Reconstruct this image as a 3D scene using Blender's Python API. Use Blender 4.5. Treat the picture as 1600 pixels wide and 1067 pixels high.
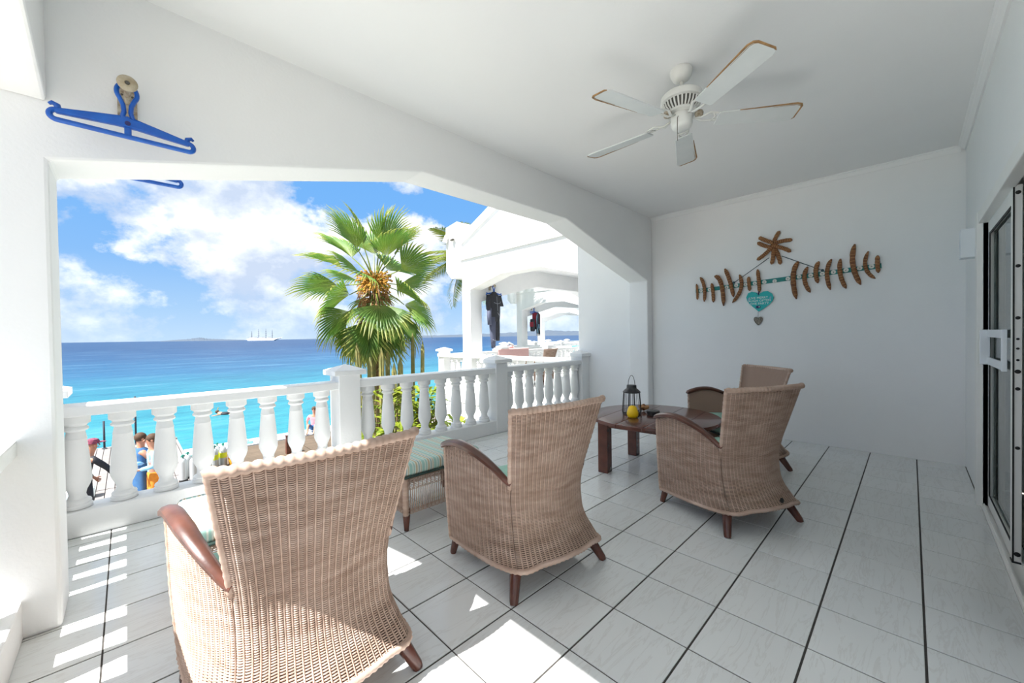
import bpy, bmesh, math, random
import numpy as np
from math import sin, cos, pi, radians as rad
from mathutils import Vector, Matrix
random.seed(7); rng = np.random.default_rng(7)
S = bpy.context.scene
for o in list(bpy.data.objects): bpy.data.objects.remove(o)
COL = S.collection

# ------------------------------------------------------------------ camera, sky, sun, exposure
cam_d = bpy.data.cameras.new('camera'); cam = bpy.data.objects.new('camera', cam_d); COL.objects.link(cam)
cam_d.sensor_fit = 'HORIZONTAL'; cam_d.sensor_width = 36.0; cam_d.lens = 613.48 * 36.0 / 1600.0
cam_d.clip_start = 0.05; cam_d.clip_end = 40000
YAW, PITCH, ROLL = rad(45.4438), rad(-0.79445), rad(-0.84685)
_f = Vector((cos(YAW)*cos(PITCH), sin(YAW)*cos(PITCH), sin(PITCH)))
_r = Vector((sin(YAW), -cos(YAW), 0)); _u = _r.cross(_f)
_r2 = cos(ROLL)*_r + sin(ROLL)*_u; _u2 = -sin(ROLL)*_r + cos(ROLL)*_u
CAM = Vector((-2.2195, 0.0403, 1.2443))
cam.matrix_world = Matrix(((_r2.x, _u2.x, -_f.x, CAM.x), (_r2.y, _u2.y, -_f.y, CAM.y), (_r2.z, _u2.z, -_f.z, CAM.z), (0, 0, 0, 1)))
S.camera = cam
S.view_settings.view_transform = 'Standard'; S.view_settings.look = 'None'
S.view_settings.exposure = 0.74; S.view_settings.gamma = 1.0; S.view_settings.use_curve_mapping = False

class NT:
    """tiny node-tree helper"""
    def __init__(s, tree): s.t = tree; tree.nodes.clear()
    def n(s, typ, **kw):
        nd = s.t.nodes.new(typ)
        for k, v in kw.items():
            if k.startswith('i_'):
                key = k[2:]; key = int(key) if key.isdigit() else key.replace('_', ' ')
                nd.inputs[key].default_value = v
            else: setattr(nd, k, v)
        return nd
    def l(s, a, b): s.t.links.new(a, b)
    def math(s, op, a, b=None, clamp=False):
        nd = s.t.nodes.new('ShaderNodeMath'); nd.operation = op; nd.use_clamp = clamp
        for i, v in enumerate((a, b)):
            if v is None: continue
            if isinstance(v, (int, float)): nd.inputs[i].default_value = v
            else: s.l(v, nd.inputs[i])
        return nd.outputs[0]
    def ramp(s, fac, stops, interp='LINEAR'):
        nd = s.t.nodes.new('ShaderNodeValToRGB'); cr = nd.color_ramp; cr.interpolation = interp
        while len(cr.elements) < len(stops): cr.elements.new(0.5)
        for e, (p, c) in zip(cr.elements, stops):
            e.position = p; e.color = (c[0], c[1], c[2], 1) if not isinstance(c, (int, float)) else (c, c, c, 1)
        s.l(fac, nd.inputs[0]); return nd.outputs[0]
    def mix(s, fac, a, b, blend='MIX'):
        nd = s.t.nodes.new('ShaderNodeMix'); nd.data_type = 'RGBA'; nd.blend_type = blend
        for sock, v in ((nd.inputs[0], fac), (nd.inputs[6], a), (nd.inputs[7], b)):
            if isinstance(v, (int, float)): sock.default_value = v
            elif isinstance(v, tuple): sock.default_value = (v[0], v[1], v[2], 1)
            else: s.l(v, sock)
        return nd.outputs[2]

SKY_STRENGTH = 0.97
SKY_OFFSET = (6.2, 3.1, 1.9)
SUN_STRENGTH = 8.8
W = bpy.data.worlds.new('sky'); S.world = W; W.use_nodes = True
w = NT(W.node_tree)
tc = w.n('ShaderNodeTexCoord'); sep = w.n('ShaderNodeSeparateXYZ'); w.l(tc.outputs['Generated'], sep.inputs[0])
el = w.math('MAXIMUM', sep.outputs[2], 0.0)
blue = w.ramp(el, [(0.0, (.35, .48, .63)), (.06, (.27, .42, .61)), (.16, (.165, .335, .60)), (.30, (.12, .30, .60)), (.6, (.085, .25, .56)), (1.0, (.07, .20, .50))])
mp = w.n('ShaderNodeMapping'); w.l(tc.outputs['Generated'], mp.inputs[0])
mp.inputs['Scale'].default_value = (1.0, 1.0, 1.35); mp.inputs['Location'].default_value = SKY_OFFSET
up = w.n('ShaderNodeVectorMath', operation='ADD'); w.l(mp.outputs[0], up.inputs[0]); up.inputs[1].default_value = (-.03, 0, .070)
n1 = w.n('ShaderNodeTexNoise', i_Scale=4.0, i_Detail=12.0, i_Roughness=0.60); w.l(mp.outputs[0], n1.inputs['Vector'])
n2 = w.n('ShaderNodeTexNoise', i_Scale=4.0, i_Detail=6.0, i_Roughness=0.58); w.l(up.outputs[0], n2.inputs['Vector'])
cov = w.ramp(n1.outputs[0], [(0.42, 0.0), (0.465, 0.65), (0.52, 1.0)])
lit = w.math('ADD', w.math('MULTIPLY', w.math('SUBTRACT', n1.outputs[0], n2.outputs[0]), 3.2), .48)     # cloud tops bright, bases lavender
cloudcol = w.ramp(lit, [(0.20, (.40, .47, .59)), (0.48, (.56, .61, .68)), (0.80, (.84, .85, .86))])
haze = w.ramp(el, [(0.0, 0.30), (0.05, 0.60), (0.14, 1.0)])
skyc = w.mix(w.math('MULTIPLY', cov, haze), blue, cloudcol)
bg = w.n('ShaderNodeBackground'); bg.inputs['Strength'].default_value = SKY_STRENGTH
w.l(skyc, bg.inputs[0]); wo = w.n('ShaderNodeOutputWorld'); w.l(bg.outputs[0], wo.inputs[0])

sun_d = bpy.data.lights.new('sun', 'SUN'); sun_d.energy = SUN_STRENGTH; sun_d.angle = rad(0.53); sun_d.color = (1.0, .98, .955)
sun = bpy.data.objects.new('sun', sun_d); COL.objects.link(sun)
sun.rotation_euler = Vector((0.68, 0.0, -1.0)).to_track_quat('-Z', 'Y').to_euler()

# ------------------------------------------------------------------ materials
def pbr(name, col, rough=.6, noise=None, bump=0.0, bscale=40.0, metal=0.0, spec=0.5, coat=0.0, rnd=0.0):
    """plain principled material with optional colour noise (scale, amount, second colour) and bump"""
    m = bpy.data.materials.new(name); m.use_nodes = True; t = NT(m.node_tree)
    out = t.n('ShaderNodeOutputMaterial'); b = t.n('ShaderNodeBsdfPrincipled'); t.l(b.outputs[0], out.inputs[0])
    b.inputs['Roughness'].default_value = rough; b.inputs['Metallic'].default_value = metal
    b.inputs['Specular IOR Level'].default_value = spec; b.inputs['Coat Weight'].default_value = coat
    b.inputs['Base Color'].default_value = (*col, 1)
    tc = t.n('ShaderNodeTexCoord'); c = None
    if noise:
        ns = t.n('ShaderNodeTexNoise', i_Scale=noise[0], i_Detail=5.0); t.l(tc.outputs['Object'], ns.inputs['Vector'])
        k = t.ramp(ns.outputs[0], [(.3, 0.0), (.7, 1.0)])
        c = t.mix(k, col, noise[1]); t.l(c, b.inputs['Base Color'])
    if rnd:
        oi = t.n('ShaderNodeObjectInfo'); v = t.math('ADD', t.math('MULTIPLY', oi.outputs['Random'], rnd), 1 - rnd/2)
        hs = t.n('ShaderNodeHueSaturation'); t.l(v, hs.inputs['Value'])
        if c is not None: t.l(c, hs.inputs['Color'])
        else: hs.inputs['Color'].default_value = (*col, 1)
        t.l(hs.outputs[0], b.inputs['Base Color'])
    if bump:
        nb = t.n('ShaderNodeTexNoise', i_Scale=bscale, i_Detail=4.0); t.l(tc.outputs['Object'], nb.inputs['Vector'])
        bp = t.n('ShaderNodeBump', i_Strength=bump, i_Distance=0.01); t.l(nb.outputs[0], bp.inputs['Height']); t.l(bp.outputs[0], b.inputs['Normal'])
    m['t'] = 1
    return m
M = {}
M['plaster'] = pbr('white_plaster', (.90, .905, .90), .9, (3.0, (.885, .89, .885)), .12, 60, spec=.2)
M['ceiling'] = pbr('white_ceiling_paint', (.905, .91, .905), .95, (2.0, (.89, .895, .89)), .06, 50, spec=.15)
M['masonry'] = pbr('white_exterior_paint', (.87, .87, .86), .75, (4.0, (.83, .835, .83)), .15, 45, spec=.3)
M['grout'] = pbr('dark_grout', (.045, .04, .036), .9, (60, (.07, .062, .055)))
M['wood'] = pbr('dark_red_wood', (.150, .048, .030), .26, (9, (.085, .028, .019)), .05, 60, coat=.2)
M['armwood'] = pbr('arm_wood', (.135, .048, .030), .36, (14, (.07, .026, .017)), .05, 60, coat=.25)
M['mint'] = pbr('mint_fabric', (.38, .62, .52), .9, (30, (.34, .58, .48)), .2, 400)
M['dark'] = pbr('dark_trim', (.012, .012, .012), .6)
M['piping'] = pbr('dark_green_piping', (.03, .06, .05), .8)
M['fanwhite'] = pbr('fan_white_enamel', (.80, .80, .77), .4, (8, (.76, .76, .72)))
M['fanblade'] = pbr('fan_blade_white', (.74, .76, .75), .5, (6, (.68, .71, .70)))
M['peel'] = pbr('peeled_blade_edge', (.42, .24, .10), .8, (25, (.22, .12, .05)))
M['ventdark'] = pbr('vent_dark', (.10, .095, .085), .8)
M['chain'] = pbr('brass_chain', (.16, .13, .10), .5, metal=.6)
M['blueplastic'] = pbr('blue_plastic', (.004, .080, .42), .35, (20, (.006, .12, .52)))
M['rusty'] = pbr('stained_white_metal', (.55, .50, .40), .6, (45, (.20, .13, .07)))
M['disc'] = pbr('cream_disc', (.52, .47, .36), .5, (30, (.33, .26, .16)))
M['alu'] = pbr('white_aluminium', (.88, .88, .85), .45, (5, (.85, .85, .82)))
M['handle'] = pbr('white_handle_plastic', (.80, .84, .88), .35)
M['wallbox'] = pbr('white_box_plastic', (.78, .82, .85), .5)
M['black'] = pbr('black_metal', (.02, .02, .022), .45, (40, (.035, .035, .035)))
M['yellow'] = pbr('yellow_wax', (.92, .60, .006), .35, (20, (.88, .55, .005)))
M['tin'] = pbr('dark_tin', (.03, .033, .033), .5, (40, (.05, .05, .05)))
M['pod'] = pbr('brown_seed_pod', (.30, .125, .045), .7, (28, (.15, .055, .02)), .5, 120)
M['podseam'] = pbr('pod_seam', (.60, .34, .15), .8, (40, (.42, .20, .08)))
M['teal'] = pbr('teal_paint', (.015, .28, .27), .6, (16, (.02, .17, .15)))
M['tealheart'] = pbr('turquoise_heart_paint', (.0, .44, .44), .45, (12, (.0, .40, .39)))
M['button'] = pbr('shell_button', (.86, .86, .80), .4, (60, (.70, .70, .64)))
M['string'] = pbr('dark_string', (.04, .08, .10), .9)
M['lettering'] = pbr('white_lettering', (.80, .88, .86), .7)
M['navy'] = pbr('navy_paint', (.02, .02, .12), .6)
M['silver'] = pbr('tarnished_silver', (.38, .34, .28), .45, (60, (.12, .10, .08)), .3, 90, metal=.5)
M['neoprene'] = pbr('black_neoprene', (.012, .013, .018), .75, (20, (.018, .02, .027)), .1, 200)
M['neogrey'] = pbr('slate_neoprene', (.07, .08, .125), .75, (20, (.06, .065, .105)), .1, 200)
M['seam'] = pbr('grey_seam', (.30, .32, .36), .8)
M['red'] = pbr('dark_red_fabric', (.22, .015, .03), .8)
M['bluehose'] = pbr('pale_blue_plastic', (.22, .45, .60), .4)
M['pink'] = pbr('pink_towel', (.72, .46, .44), .95, (40, (.66, .40, .38)), .4, 300)
M['tealtowel'] = pbr('teal_towel', (.0, .30, .30), .95, (40, (.0, .26, .26)), .4, 300)
M['deckpale'] = pbr('pale_weathered_planks', (.27, .245, .23), .85, (3, (.22, .20, .185)), .15, 60, rnd=.22)
M['deckbrown'] = pbr('brown_deck_planks', (.125, .090, .058), .85, (3, (.09, .066, .043)), .15, 60, rnd=.22)
M['tank'] = pbr('silver_tank', (.50, .52, .52), .35, metal=.35)
M['tankyellow'] = pbr('yellow_green_band', (.70, .75, .03), .6)
M['tankblack'] = pbr('black_tank_boot', (.02, .02, .02), .7)
M['valve'] = pbr('green_valve_cap', (.03, .22, .18), .5)
M['hose_o'] = pbr('orange_plastic', (.75, .33, .02), .5)
M['skin'] = pbr('skin', (.50, .24, .15), .6, (12, (.45, .20, .12)))
M['hair'] = pbr('brown_hair', (.09, .045, .022), .8, (60, (.05, .025, .012)))
M['cloth_blue'] = pbr('slate_blue_cloth', (.045, .14, .30), .9, (14, (.035, .11, .25)), .2, 90)
M['cloth_light'] = pbr('light_blue_cloth', (.22, .52, .80), .9, (14, (.30, .60, .85)), .2, 90)
M['cloth_orange'] = pbr('orange_cloth', (.78, .27, .03), .9, (14, (.66, .20, .02)), .2, 90)
M['cloth_dark'] = pbr('charcoal_cloth', (.04, .045, .06), .9)
M['cloth_pink'] = pbr('pink_cloth', (.62, .22, .25), .9)
M['plaid'] = pbr('dark_plaid_cloth', (.06, .03, .06), .9, (45, (.35, .06, .10)))
M['bark'] = pbr('palm_bark', (.26, .17, .085), .95, (12, (.13, .08, .035)), .8, 40)
M['fibre'] = pbr('palm_fibre', (.34, .20, .075), .95, (30, (.20, .09, .03)), .6, 60)
M['seed'] = pbr('orange_seed_cluster', (.62, .33, .04), .8, (40, (.36, .17, .025)), .5, 80)
M['cactus'] = pbr('cactus_green', (.125, .15, .05), .8, (8, (.24, .20, .06)), .3, 60)
M['sand'] = pbr('pale_sand', (.36, .33, .285), .95, (1.5, (.30, .275, .235)), .3, 20)
M['hull'] = pbr('white_hull', (.75, .78, .80), .5)
M['roomwall'] = pbr('room_wall_paint', (.80, .80, .77), .9)
M['roomfloor'] = pbr('room_floor_tile', (.35, .30, .25), .4, (4, (.30, .26, .22)))

def mat_tile():
    m = bpy.data.materials.new('white_veined_tile'); m.use_nodes = True; t = NT(m.node_tree)
    out = t.n('ShaderNodeOutputMaterial'); b = t.n('ShaderNodeBsdfPrincipled'); t.l(b.outputs[0], out.inputs[0])
    g = t.n('ShaderNodeNewGeometry'); oi = t.n('ShaderNodeObjectInfo')
    off = t.n('ShaderNodeCombineXYZ'); 
    for k in range(3): t.l(t.math('MULTIPLY', oi.outputs['Random'], 17.0 + 5*k), off.inputs[k])
    ad = t.n('ShaderNodeVectorMath', operation='ADD'); t.l(g.outputs['Position'], ad.inputs[0]); t.l(off.outputs[0], ad.inputs[1])
    mp = t.n('ShaderNodeMapping'); t.l(ad.outputs[0], mp.inputs[0]); mp.inputs['Rotation'].default_value = (0, 0, rad(38)); mp.inputs['Scale'].default_value = (1.0, 7.0, 1.0)
    n = t.n('ShaderNodeTexNoise', i_Scale=2.6, i_Detail=6.0, i_Roughness=.6, i_Distortion=.8); t.l(mp.outputs[0], n.inputs['Vector'])
    vein = t.ramp(n.outputs[0], [(.47, 0.0), (.50, 1.0), (.53, 0.0)])
    c = t.mix(t.math('MULTIPLY', vein, .30), (.80, .82, .81), (.52, .50, .46))
    n2 = t.n('ShaderNodeTexNoise', i_Scale=3.0, i_Detail=3.0); t.l(ad.outputs[0], n2.inputs['Vector'])
    c = t.mix(t.math('MULTIPLY', n2.outputs[0], .25), c, (.70, .72, .71))
    hs = t.n('ShaderNodeHueSaturation'); t.l(c, hs.inputs['Color']); t.l(t.math('ADD', t.math('MULTIPLY', oi.outputs['Random'], .05), .975), hs.inputs['Value'])
    t.l(hs.outputs[0], b.inputs['Base Color']); b.inputs['Roughness'].default_value = .17; b.inputs['Specular IOR Level'].default_value = .5
    return m
M['tile'] = mat_tile()

def mat_wicker():
    m = bpy.data.materials.new('wicker_strand'); m.use_nodes = True; t = NT(m.node_tree)
    out = t.n('ShaderNodeOutputMaterial'); b = t.n('ShaderNodeBsdfPrincipled'); t.l(b.outputs[0], out.inputs[0])
    tc = t.n('ShaderNodeTexCoord')
    mp = t.n('ShaderNodeMapping'); t.l(tc.outputs['Object'], mp.inputs[0]); mp.inputs['Scale'].default_value = (1, 1, 5)
    n = t.n('ShaderNodeTexNoise', i_Scale=7.0, i_Detail=4.0); t.l(mp.outputs[0], n.inputs['Vector'])
    n2 = t.n('ShaderNodeTexNoise', i_Scale=4.0, i_Detail=3.0); t.l(tc.outputs['Object'], n2.inputs['Vector'])
    c = t.ramp(n.outputs[0], [(.28, (.36, .24, .185)), (.5, (.49, .35, .28)), (.72, (.61, .46, .385))])
    c = t.mix(t.math('MULTIPLY', n2.outputs[0], .35), c, (.47, .32, .22))
    t.l(c, b.inputs['Base Color']); b.inputs['Roughness'].default_value = .6; b.inputs['Specular IOR Level'].default_value = .35
    return m
M['wicker'] = mat_wicker()
def mat_shade_lining():
    m = bpy.data.materials.new('wicker_shade_lining'); m.use_nodes = True; t = NT(m.node_tree)
    out = t.n('ShaderNodeOutputMaterial'); b = t.n('ShaderNodeBsdfPrincipled'); t.l(b.outputs[0], out.inputs[0])
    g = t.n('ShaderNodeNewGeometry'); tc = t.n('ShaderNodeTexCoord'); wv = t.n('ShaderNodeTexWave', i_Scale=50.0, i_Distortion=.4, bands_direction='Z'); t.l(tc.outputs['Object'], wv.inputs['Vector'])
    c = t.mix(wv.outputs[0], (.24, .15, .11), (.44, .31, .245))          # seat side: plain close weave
    t.l(t.mix(g.outputs['Backfacing'], (.085, .05, .036), c), b.inputs['Base Color']); b.inputs['Roughness'].default_value = .8  # added sheet: shade between the strands is put into its dark outer face
    return m
M['shade_lining'] = mat_shade_lining()

def mat_stripe():
    m = bpy.data.materials.new('striped_fabric'); m.use_nodes = True; t = NT(m.node_tree)
    out = t.n('ShaderNodeOutputMaterial'); b = t.n('ShaderNodeBsdfPrincipled'); t.l(b.outputs[0], out.inputs[0])
    tc = t.n('ShaderNodeTexCoord'); s = t.n('ShaderNodeSeparateXYZ'); t.l(tc.outputs['Object'], s.inputs[0])
    fx = t.math('FRACT', t.math('ADD', t.math('MULTIPLY', s.outputs[0], 11.0), 50.0))
    mint, white, tan, grey = (.36, .56, .50), (.66, .69, .62), (.50, .42, .27), (.30, .42, .42)
    c = t.ramp(fx, [(0, mint), (.22, white), (.30, mint), (.42, white), (.50, tan), (.62, white), (.70, grey), (.80, white), (.88, tan), (.94, white)], 'CONSTANT')
    t.l(c, b.inputs['Base Color']); b.inputs['Roughness'].default_value = .9
    return m
M['stripe'] = mat_stripe()

def mat_glass():
    m = bpy.data.materials.new('clear_glass'); m.use_nodes = True; t = NT(m.node_tree)
    out = t.n('ShaderNodeOutputMaterial'); tr = t.n('ShaderNodeBsdfTransparent'); gl = t.n('ShaderNodeBsdfGlossy')
    tr.inputs[0].default_value = (.86, .92, .91, 1); gl.inputs['Roughness'].default_value = .01
    lw = t.n('ShaderNodeLayerWeight'); mx = t.n('ShaderNodeMixShader'); fr = t.math('ADD', t.math('MULTIPLY', t.math('POWER', lw.outputs['Facing'], 5.0), .9), .05)
    t.l(fr, mx.inputs[0]); t.l(tr.outputs[0], mx.inputs[1]); t.l(gl.outputs[0], mx.inputs[2]); t.l(mx.outputs[0], out.inputs[0])
    return m
M['glass'] = mat_glass()

def mat_sea():
    m = bpy.data.materials.new('sea_water'); m.use_nodes = True; t = NT(m.node_tree)
    out = t.n('ShaderNodeOutputMaterial'); b = t.n('ShaderNodeBsdfPrincipled'); t.l(b.outputs[0], out.inputs[0])
    g = t.n('ShaderNodeNewGeometry'); s = t.n('ShaderNodeSeparateXYZ'); t.l(g.outputs['Position'], s.inputs[0])
    # water depth grows with the distance from the shore (the shore runs along X)
    nz = t.n('ShaderNodeTexNoise', i_Scale=.02, i_Detail=3.0); t.l(g.outputs['Position'], nz.inputs['Vector'])
    d = t.math('ADD', s.outputs[1], t.math('MULTIPLY', t.math('SUBTRACT', nz.outputs[0], .5), 40.0))
    d = t.math('DIVIDE', d, 320.0)
    c = t.ramp(d, [(.05, (.030, .205, .235)), (.14, (.026, .155, .205)), (.24, (.020, .092, .172)), (.45, (.015, .058, .130)), (1.0, (.010, .040, .102))])
    mp = t.n('ShaderNodeMapping'); t.l(g.outputs['Position'], mp.inputs[0]); mp.inputs['Scale'].default_value = (.55, 1.2, 1.0)
    n1 = t.n('ShaderNodeTexNoise', i_Scale=.9, i_Detail=6.0, i_Roughness=.6); t.l(mp.outputs[0], n1.inputs['Vector'])
    c = t.mix(t.ramp(n1.outputs[0], [(.38, .0), (.62, .45)]), c, t.mix(.5, c, (.0, .03, .10)))
    t.l(c, b.inputs['Base Color']); b.inputs['Roughness'].default_value = .35; b.inputs['IOR'].default_value = 1.33
    b.inputs['Specular IOR Level'].default_value = .07
    mp2 = t.n('ShaderNodeMapping'); t.l(g.outputs['Position'], mp2.inputs[0]); mp2.inputs['Scale'].default_value = (.05, .16, 1.0)
    n3 = t.n('ShaderNodeTexNoise', i_Scale=1.0, i_Detail=8.0, i_Roughness=.72); t.l(mp2.outputs[0], n3.inputs['Vector'])
    c = t.mix(t.ramp(n3.outputs[0], [(.35, .55), (.50, .0)]), c, t.mix(.55, c, (.0, .02, .07)))
    c = t.mix(t.ramp(n3.outputs[0], [(.54, .0), (.66, .35)]), c, t.mix(.5, c, (.20, .34, .42)))
    t.l(c, b.inputs['Base Color'])
    bp = t.n('ShaderNodeBump', i_Strength=.7, i_Distance=.25); t.l(n1.outputs[0], bp.inputs['Height']); t.l(bp.outputs[0], b.inputs['Normal'])
    return m
M['sea'] = mat_sea()

def mat_leaf(name, base, tip, mid, rough=.5, trans=.25):
    """leaf colour runs along the stored 'along' attribute (0 root .. 1 tip)"""
    m = bpy.data.materials.new(name); m.use_nodes = True; t = NT(m.node_tree)
    out = t.n('ShaderNodeOutputMaterial'); b = t.n('ShaderNodeBsdfPrincipled')
    at = t.n('ShaderNodeAttribute', attribute_name='along'); oi = t.n('ShaderNodeObjectInfo')
    tc = t.n('ShaderNodeTexCoord'); n = t.n('ShaderNodeTexNoise', i_Scale=5.0, i_Detail=3.0); t.l(tc.outputs['Object'], n.inputs['Vector'])
    f = t.math('ADD', at.outputs['Fac'], t.math('MULTIPLY', t.math('SUBTRACT', n.outputs[0], .5), .5))
    c = t.ramp(f, [(.0, base), (.55, mid), (1.0, tip)])
    hs = t.n('ShaderNodeHueSaturation'); t.l(c, hs.inputs['Color']); t.l(t.math('ADD', t.math('MULTIPLY', oi.outputs['Random'], .5), .75), hs.inputs['Value'])
    t.l(hs.outputs[0], b.inputs['Base Color']); b.inputs['Roughness'].default_value = rough
    tr = t.n('ShaderNodeBsdfTranslucent'); t.l(hs.outputs[0], tr.inputs[0])
    mx = t.n('ShaderNodeMixShader'); mx.inputs[0].default_value = trans
    t.l(b.outputs[0], mx.inputs[1]); t.l(tr.outputs[0], mx.inputs[2]); t.l(mx.outputs[0], out.inputs[0])
    return m
M['frond'] = mat_leaf('fan_palm_frond', (.24, .30, .05), (.44, .42, .09), (.085, .200, .028), .5, .32)
M['coco'] = mat_leaf('coconut_frond', (.30, .28, .03), (.36, .34, .10), (.14, .22, .03))
M['croton'] = mat_leaf('croton_leaf', (.075, .17, .012), (.05, .14, .012), (.26, .30, .02))
M['hillmat'] = pbr('far_hills', (.050, .075, .11), .95, (.01, (.065, .085, .11)))  # aerial haze is put into this bluish base colour

# ------------------------------------------------------------------ mesh helpers
class MB:
    def __init__(s): s.v = []; s.f = []
    def add(s, vs, fs):
        n = len(s.v); s.v += [tuple(p) for p in vs]; s.f += [tuple(i + n for i in f) for f in fs]; return s
    def box(s, x0, y0, z0, x1, y1, z1):
        return s.add([(x0,y0,z0),(x1,y0,z0),(x1,y1,z0),(x0,y1,z0),(x0,y0,z1),(x1,y0,z1),(x1,y1,z1),(x0,y1,z1)],
                     [(3,2,1,0),(4,5,6,7),(0,1,5,4),(1,2,6,5),(2,3,7,6),(3,0,4,7)])
    def prism(s, poly, axis, a, b):
        """poly of 2-D points (CCW); axis x -> (y,z), y -> (x,z), z -> (x,y)"""
        n = len(poly)
        def P(p, h): return {'x': (h, p[0], p[1]), 'y': (p[0], h, p[1]), 'z': (p[0], p[1], h)}[axis]
        vs = [P(p, a) for p in poly] + [P(p, b) for p in poly]
        fs = [tuple(range(n-1, -1, -1)), tuple(range(n, 2*n))] + [(i, (i+1) % n, n + (i+1) % n, n + i) for i in range(n)]
        if axis == 'y': fs = [f[::-1] for f in fs]
        return s.add(vs, fs)
    def tube(s, pts, r, n=6, cap=True, flat=1.0, up=(0, 0, 1)):
        pts = [Vector(p) for p in pts]; m = len(pts); rs = r if isinstance(r, (list, tuple)) else [r]*m
        vs = []; upv = Vector(up)
        for i, p in enumerate(pts):
            d = (pts[min(i+1, m-1)] - pts[max(i-1, 0)]); d = d.normalized() if d.length > 1e-9 else Vector((0, 0, 1))
            a = d.cross(upv)
            if a.length < 1e-3: a = d.cross(Vector((1, 0, 0)))
            a.normalize(); b = a.cross(d)
            for k in range(n):
                t = 2*pi*k/n; vs.append(p + a*(cos(t)*rs[i]) + b*(sin(t)*rs[i]*flat))
        fs = [(i*n+k, i*n+(k+1) % n, (i+1)*n+(k+1) % n, (i+1)*n+k) for i in range(m-1) for k in range(n)]
        if cap: fs += [tuple(range(n-1, -1, -1)), tuple((m-1)*n+k for k in range(n))]
        return s.add(vs, fs)
    def lathe(s, prof, n=20, c=(0, 0, 0), M4=None):
        """prof: list of (r, z)"""
        vs = []
        for r, z in prof:
            for k in range(n):
                t = 2*pi*k/n; p = Vector((r*cos(t), r*sin(t), z))
                if M4 is not None: p = M4 @ p
                vs.append((p.x+c[0], p.y+c[1], p.z+c[2]))
        m = len(prof)
        fs = [(i*n+k, i*n+(k+1) % n, (i+1)*n+(k+1) % n, (i+1)*n+k) for i in range(m-1) for k in range(n)]
        fs += [tuple(range(n-1, -1, -1)), tuple((m-1)*n+k for k in range(n))]
        return s.add(vs, fs)
    def ball(s, c, r, n=10, m=7):
        rx, ry, rz = r if isinstance(r, tuple) else (r, r, r)
        vs = [(c[0], c[1], c[2]-rz)]
        for i in range(1, m):
            a = -pi/2 + pi*i/m
            for k in range(n):
                t = 2*pi*k/n; vs.append((c[0]+rx*cos(a)*cos(t), c[1]+ry*cos(a)*sin(t), c[2]+rz*sin(a)))
        vs.append((c[0], c[1], c[2]+rz)); L = len(vs)-1
        fs = [(0, 1+(k+1) % n, 1+k) for k in range(n)]
        fs += [(1+i*n+k, 1+i*n+(k+1) % n, 1+(i+1)*n+(k+1) % n, 1+(i+1)*n+k) for i in range(m-2) for k in range(n)]
        fs += [(L, 1+(m-2)*n+k, 1+(m-2)*n+(k+1) % n) for k in range(n)]
        return s.add(vs, fs)
    def mesh(s, name, mat, smooth=False, bevel=0.0, seg=2, attr=None):
        me = bpy.data.meshes.new(name); me.from_pydata(s.v, [], s.f)
        if bevel:
            bm = bmesh.new(); bm.from_mesh(me)
            es = [e for e in bm.edges if len(e.link_faces) == 2 and e.calc_face_angle(0) > rad(25)]
            bmesh.ops.bevel(bm, geom=es, offset=bevel, segments=seg, affect='EDGES', profile=.5, clamp_overlap=True)
            bm.to_mesh(me); bm.free()
        if attr is not None:
            a = me.attributes.new('along', 'FLOAT', 'POINT'); a.data.foreach_set('value', attr)
        if mat: me.materials.append(M[mat] if isinstance(mat, str) else mat)
        if smooth:
            me.polygons.foreach_set('use_smooth', [True]*len(me.polygons))
            if smooth == 'auto': me.set_sharp_from_angle(angle=rad(38))
        me.update(); return me
    def build(s, name, mat, parent=None, smooth=False, bevel=0.0, seg=2, **kw):
        return link(name, s.mesh(name, mat, smooth, bevel, seg), parent, **kw)

def link(name, me, parent=None, loc=None, rot=None, label=None, kind=None):
    o = bpy.data.objects.new(name, me); COL.objects.link(o)
    if parent: o.parent = parent
    if loc is not None: o.location = loc
    if rot is not None: o.rotation_euler = rot
    if label: o['label'] = label
    if kind: o['kind'] = kind
    return o
def tag(o, label, cat, group=None):
    o['label'] = label; o['category'] = cat
    if group: o['group'] = group
    return o
def thing(name, label, cat, loc=(0, 0, 0), rz=0.0, group=None):
    o = bpy.data.objects.new(name, None); COL.objects.link(o); o.empty_display_size = .1
    o.location = loc; o.rotation_euler = (0, 0, rz); return tag(o, label, cat, group)
def struct(o): o['kind'] = 'structure'; return o
def base(n): return n.rsplit('.', 1)[0] if n.rsplit('.', 1)[-1].isdigit() else n
def copy_tree(o, label=None, cat=None, group=None, loc=None, rz=None, parent=None, skip=()):
    c = o.copy(); COL.objects.link(c); c.name = base(o.name); c.parent = parent
    if label: c['label'] = label
    if cat: c['category'] = cat
    if group: c['group'] = group
    if loc is not None: c.location = loc
    if rz is not None: c.rotation_euler = (0, 0, rz)
    for ch in list(o.children):
        if base(ch.name) not in skip: copy_tree(ch, parent=c, skip=skip)
    return c

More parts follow.
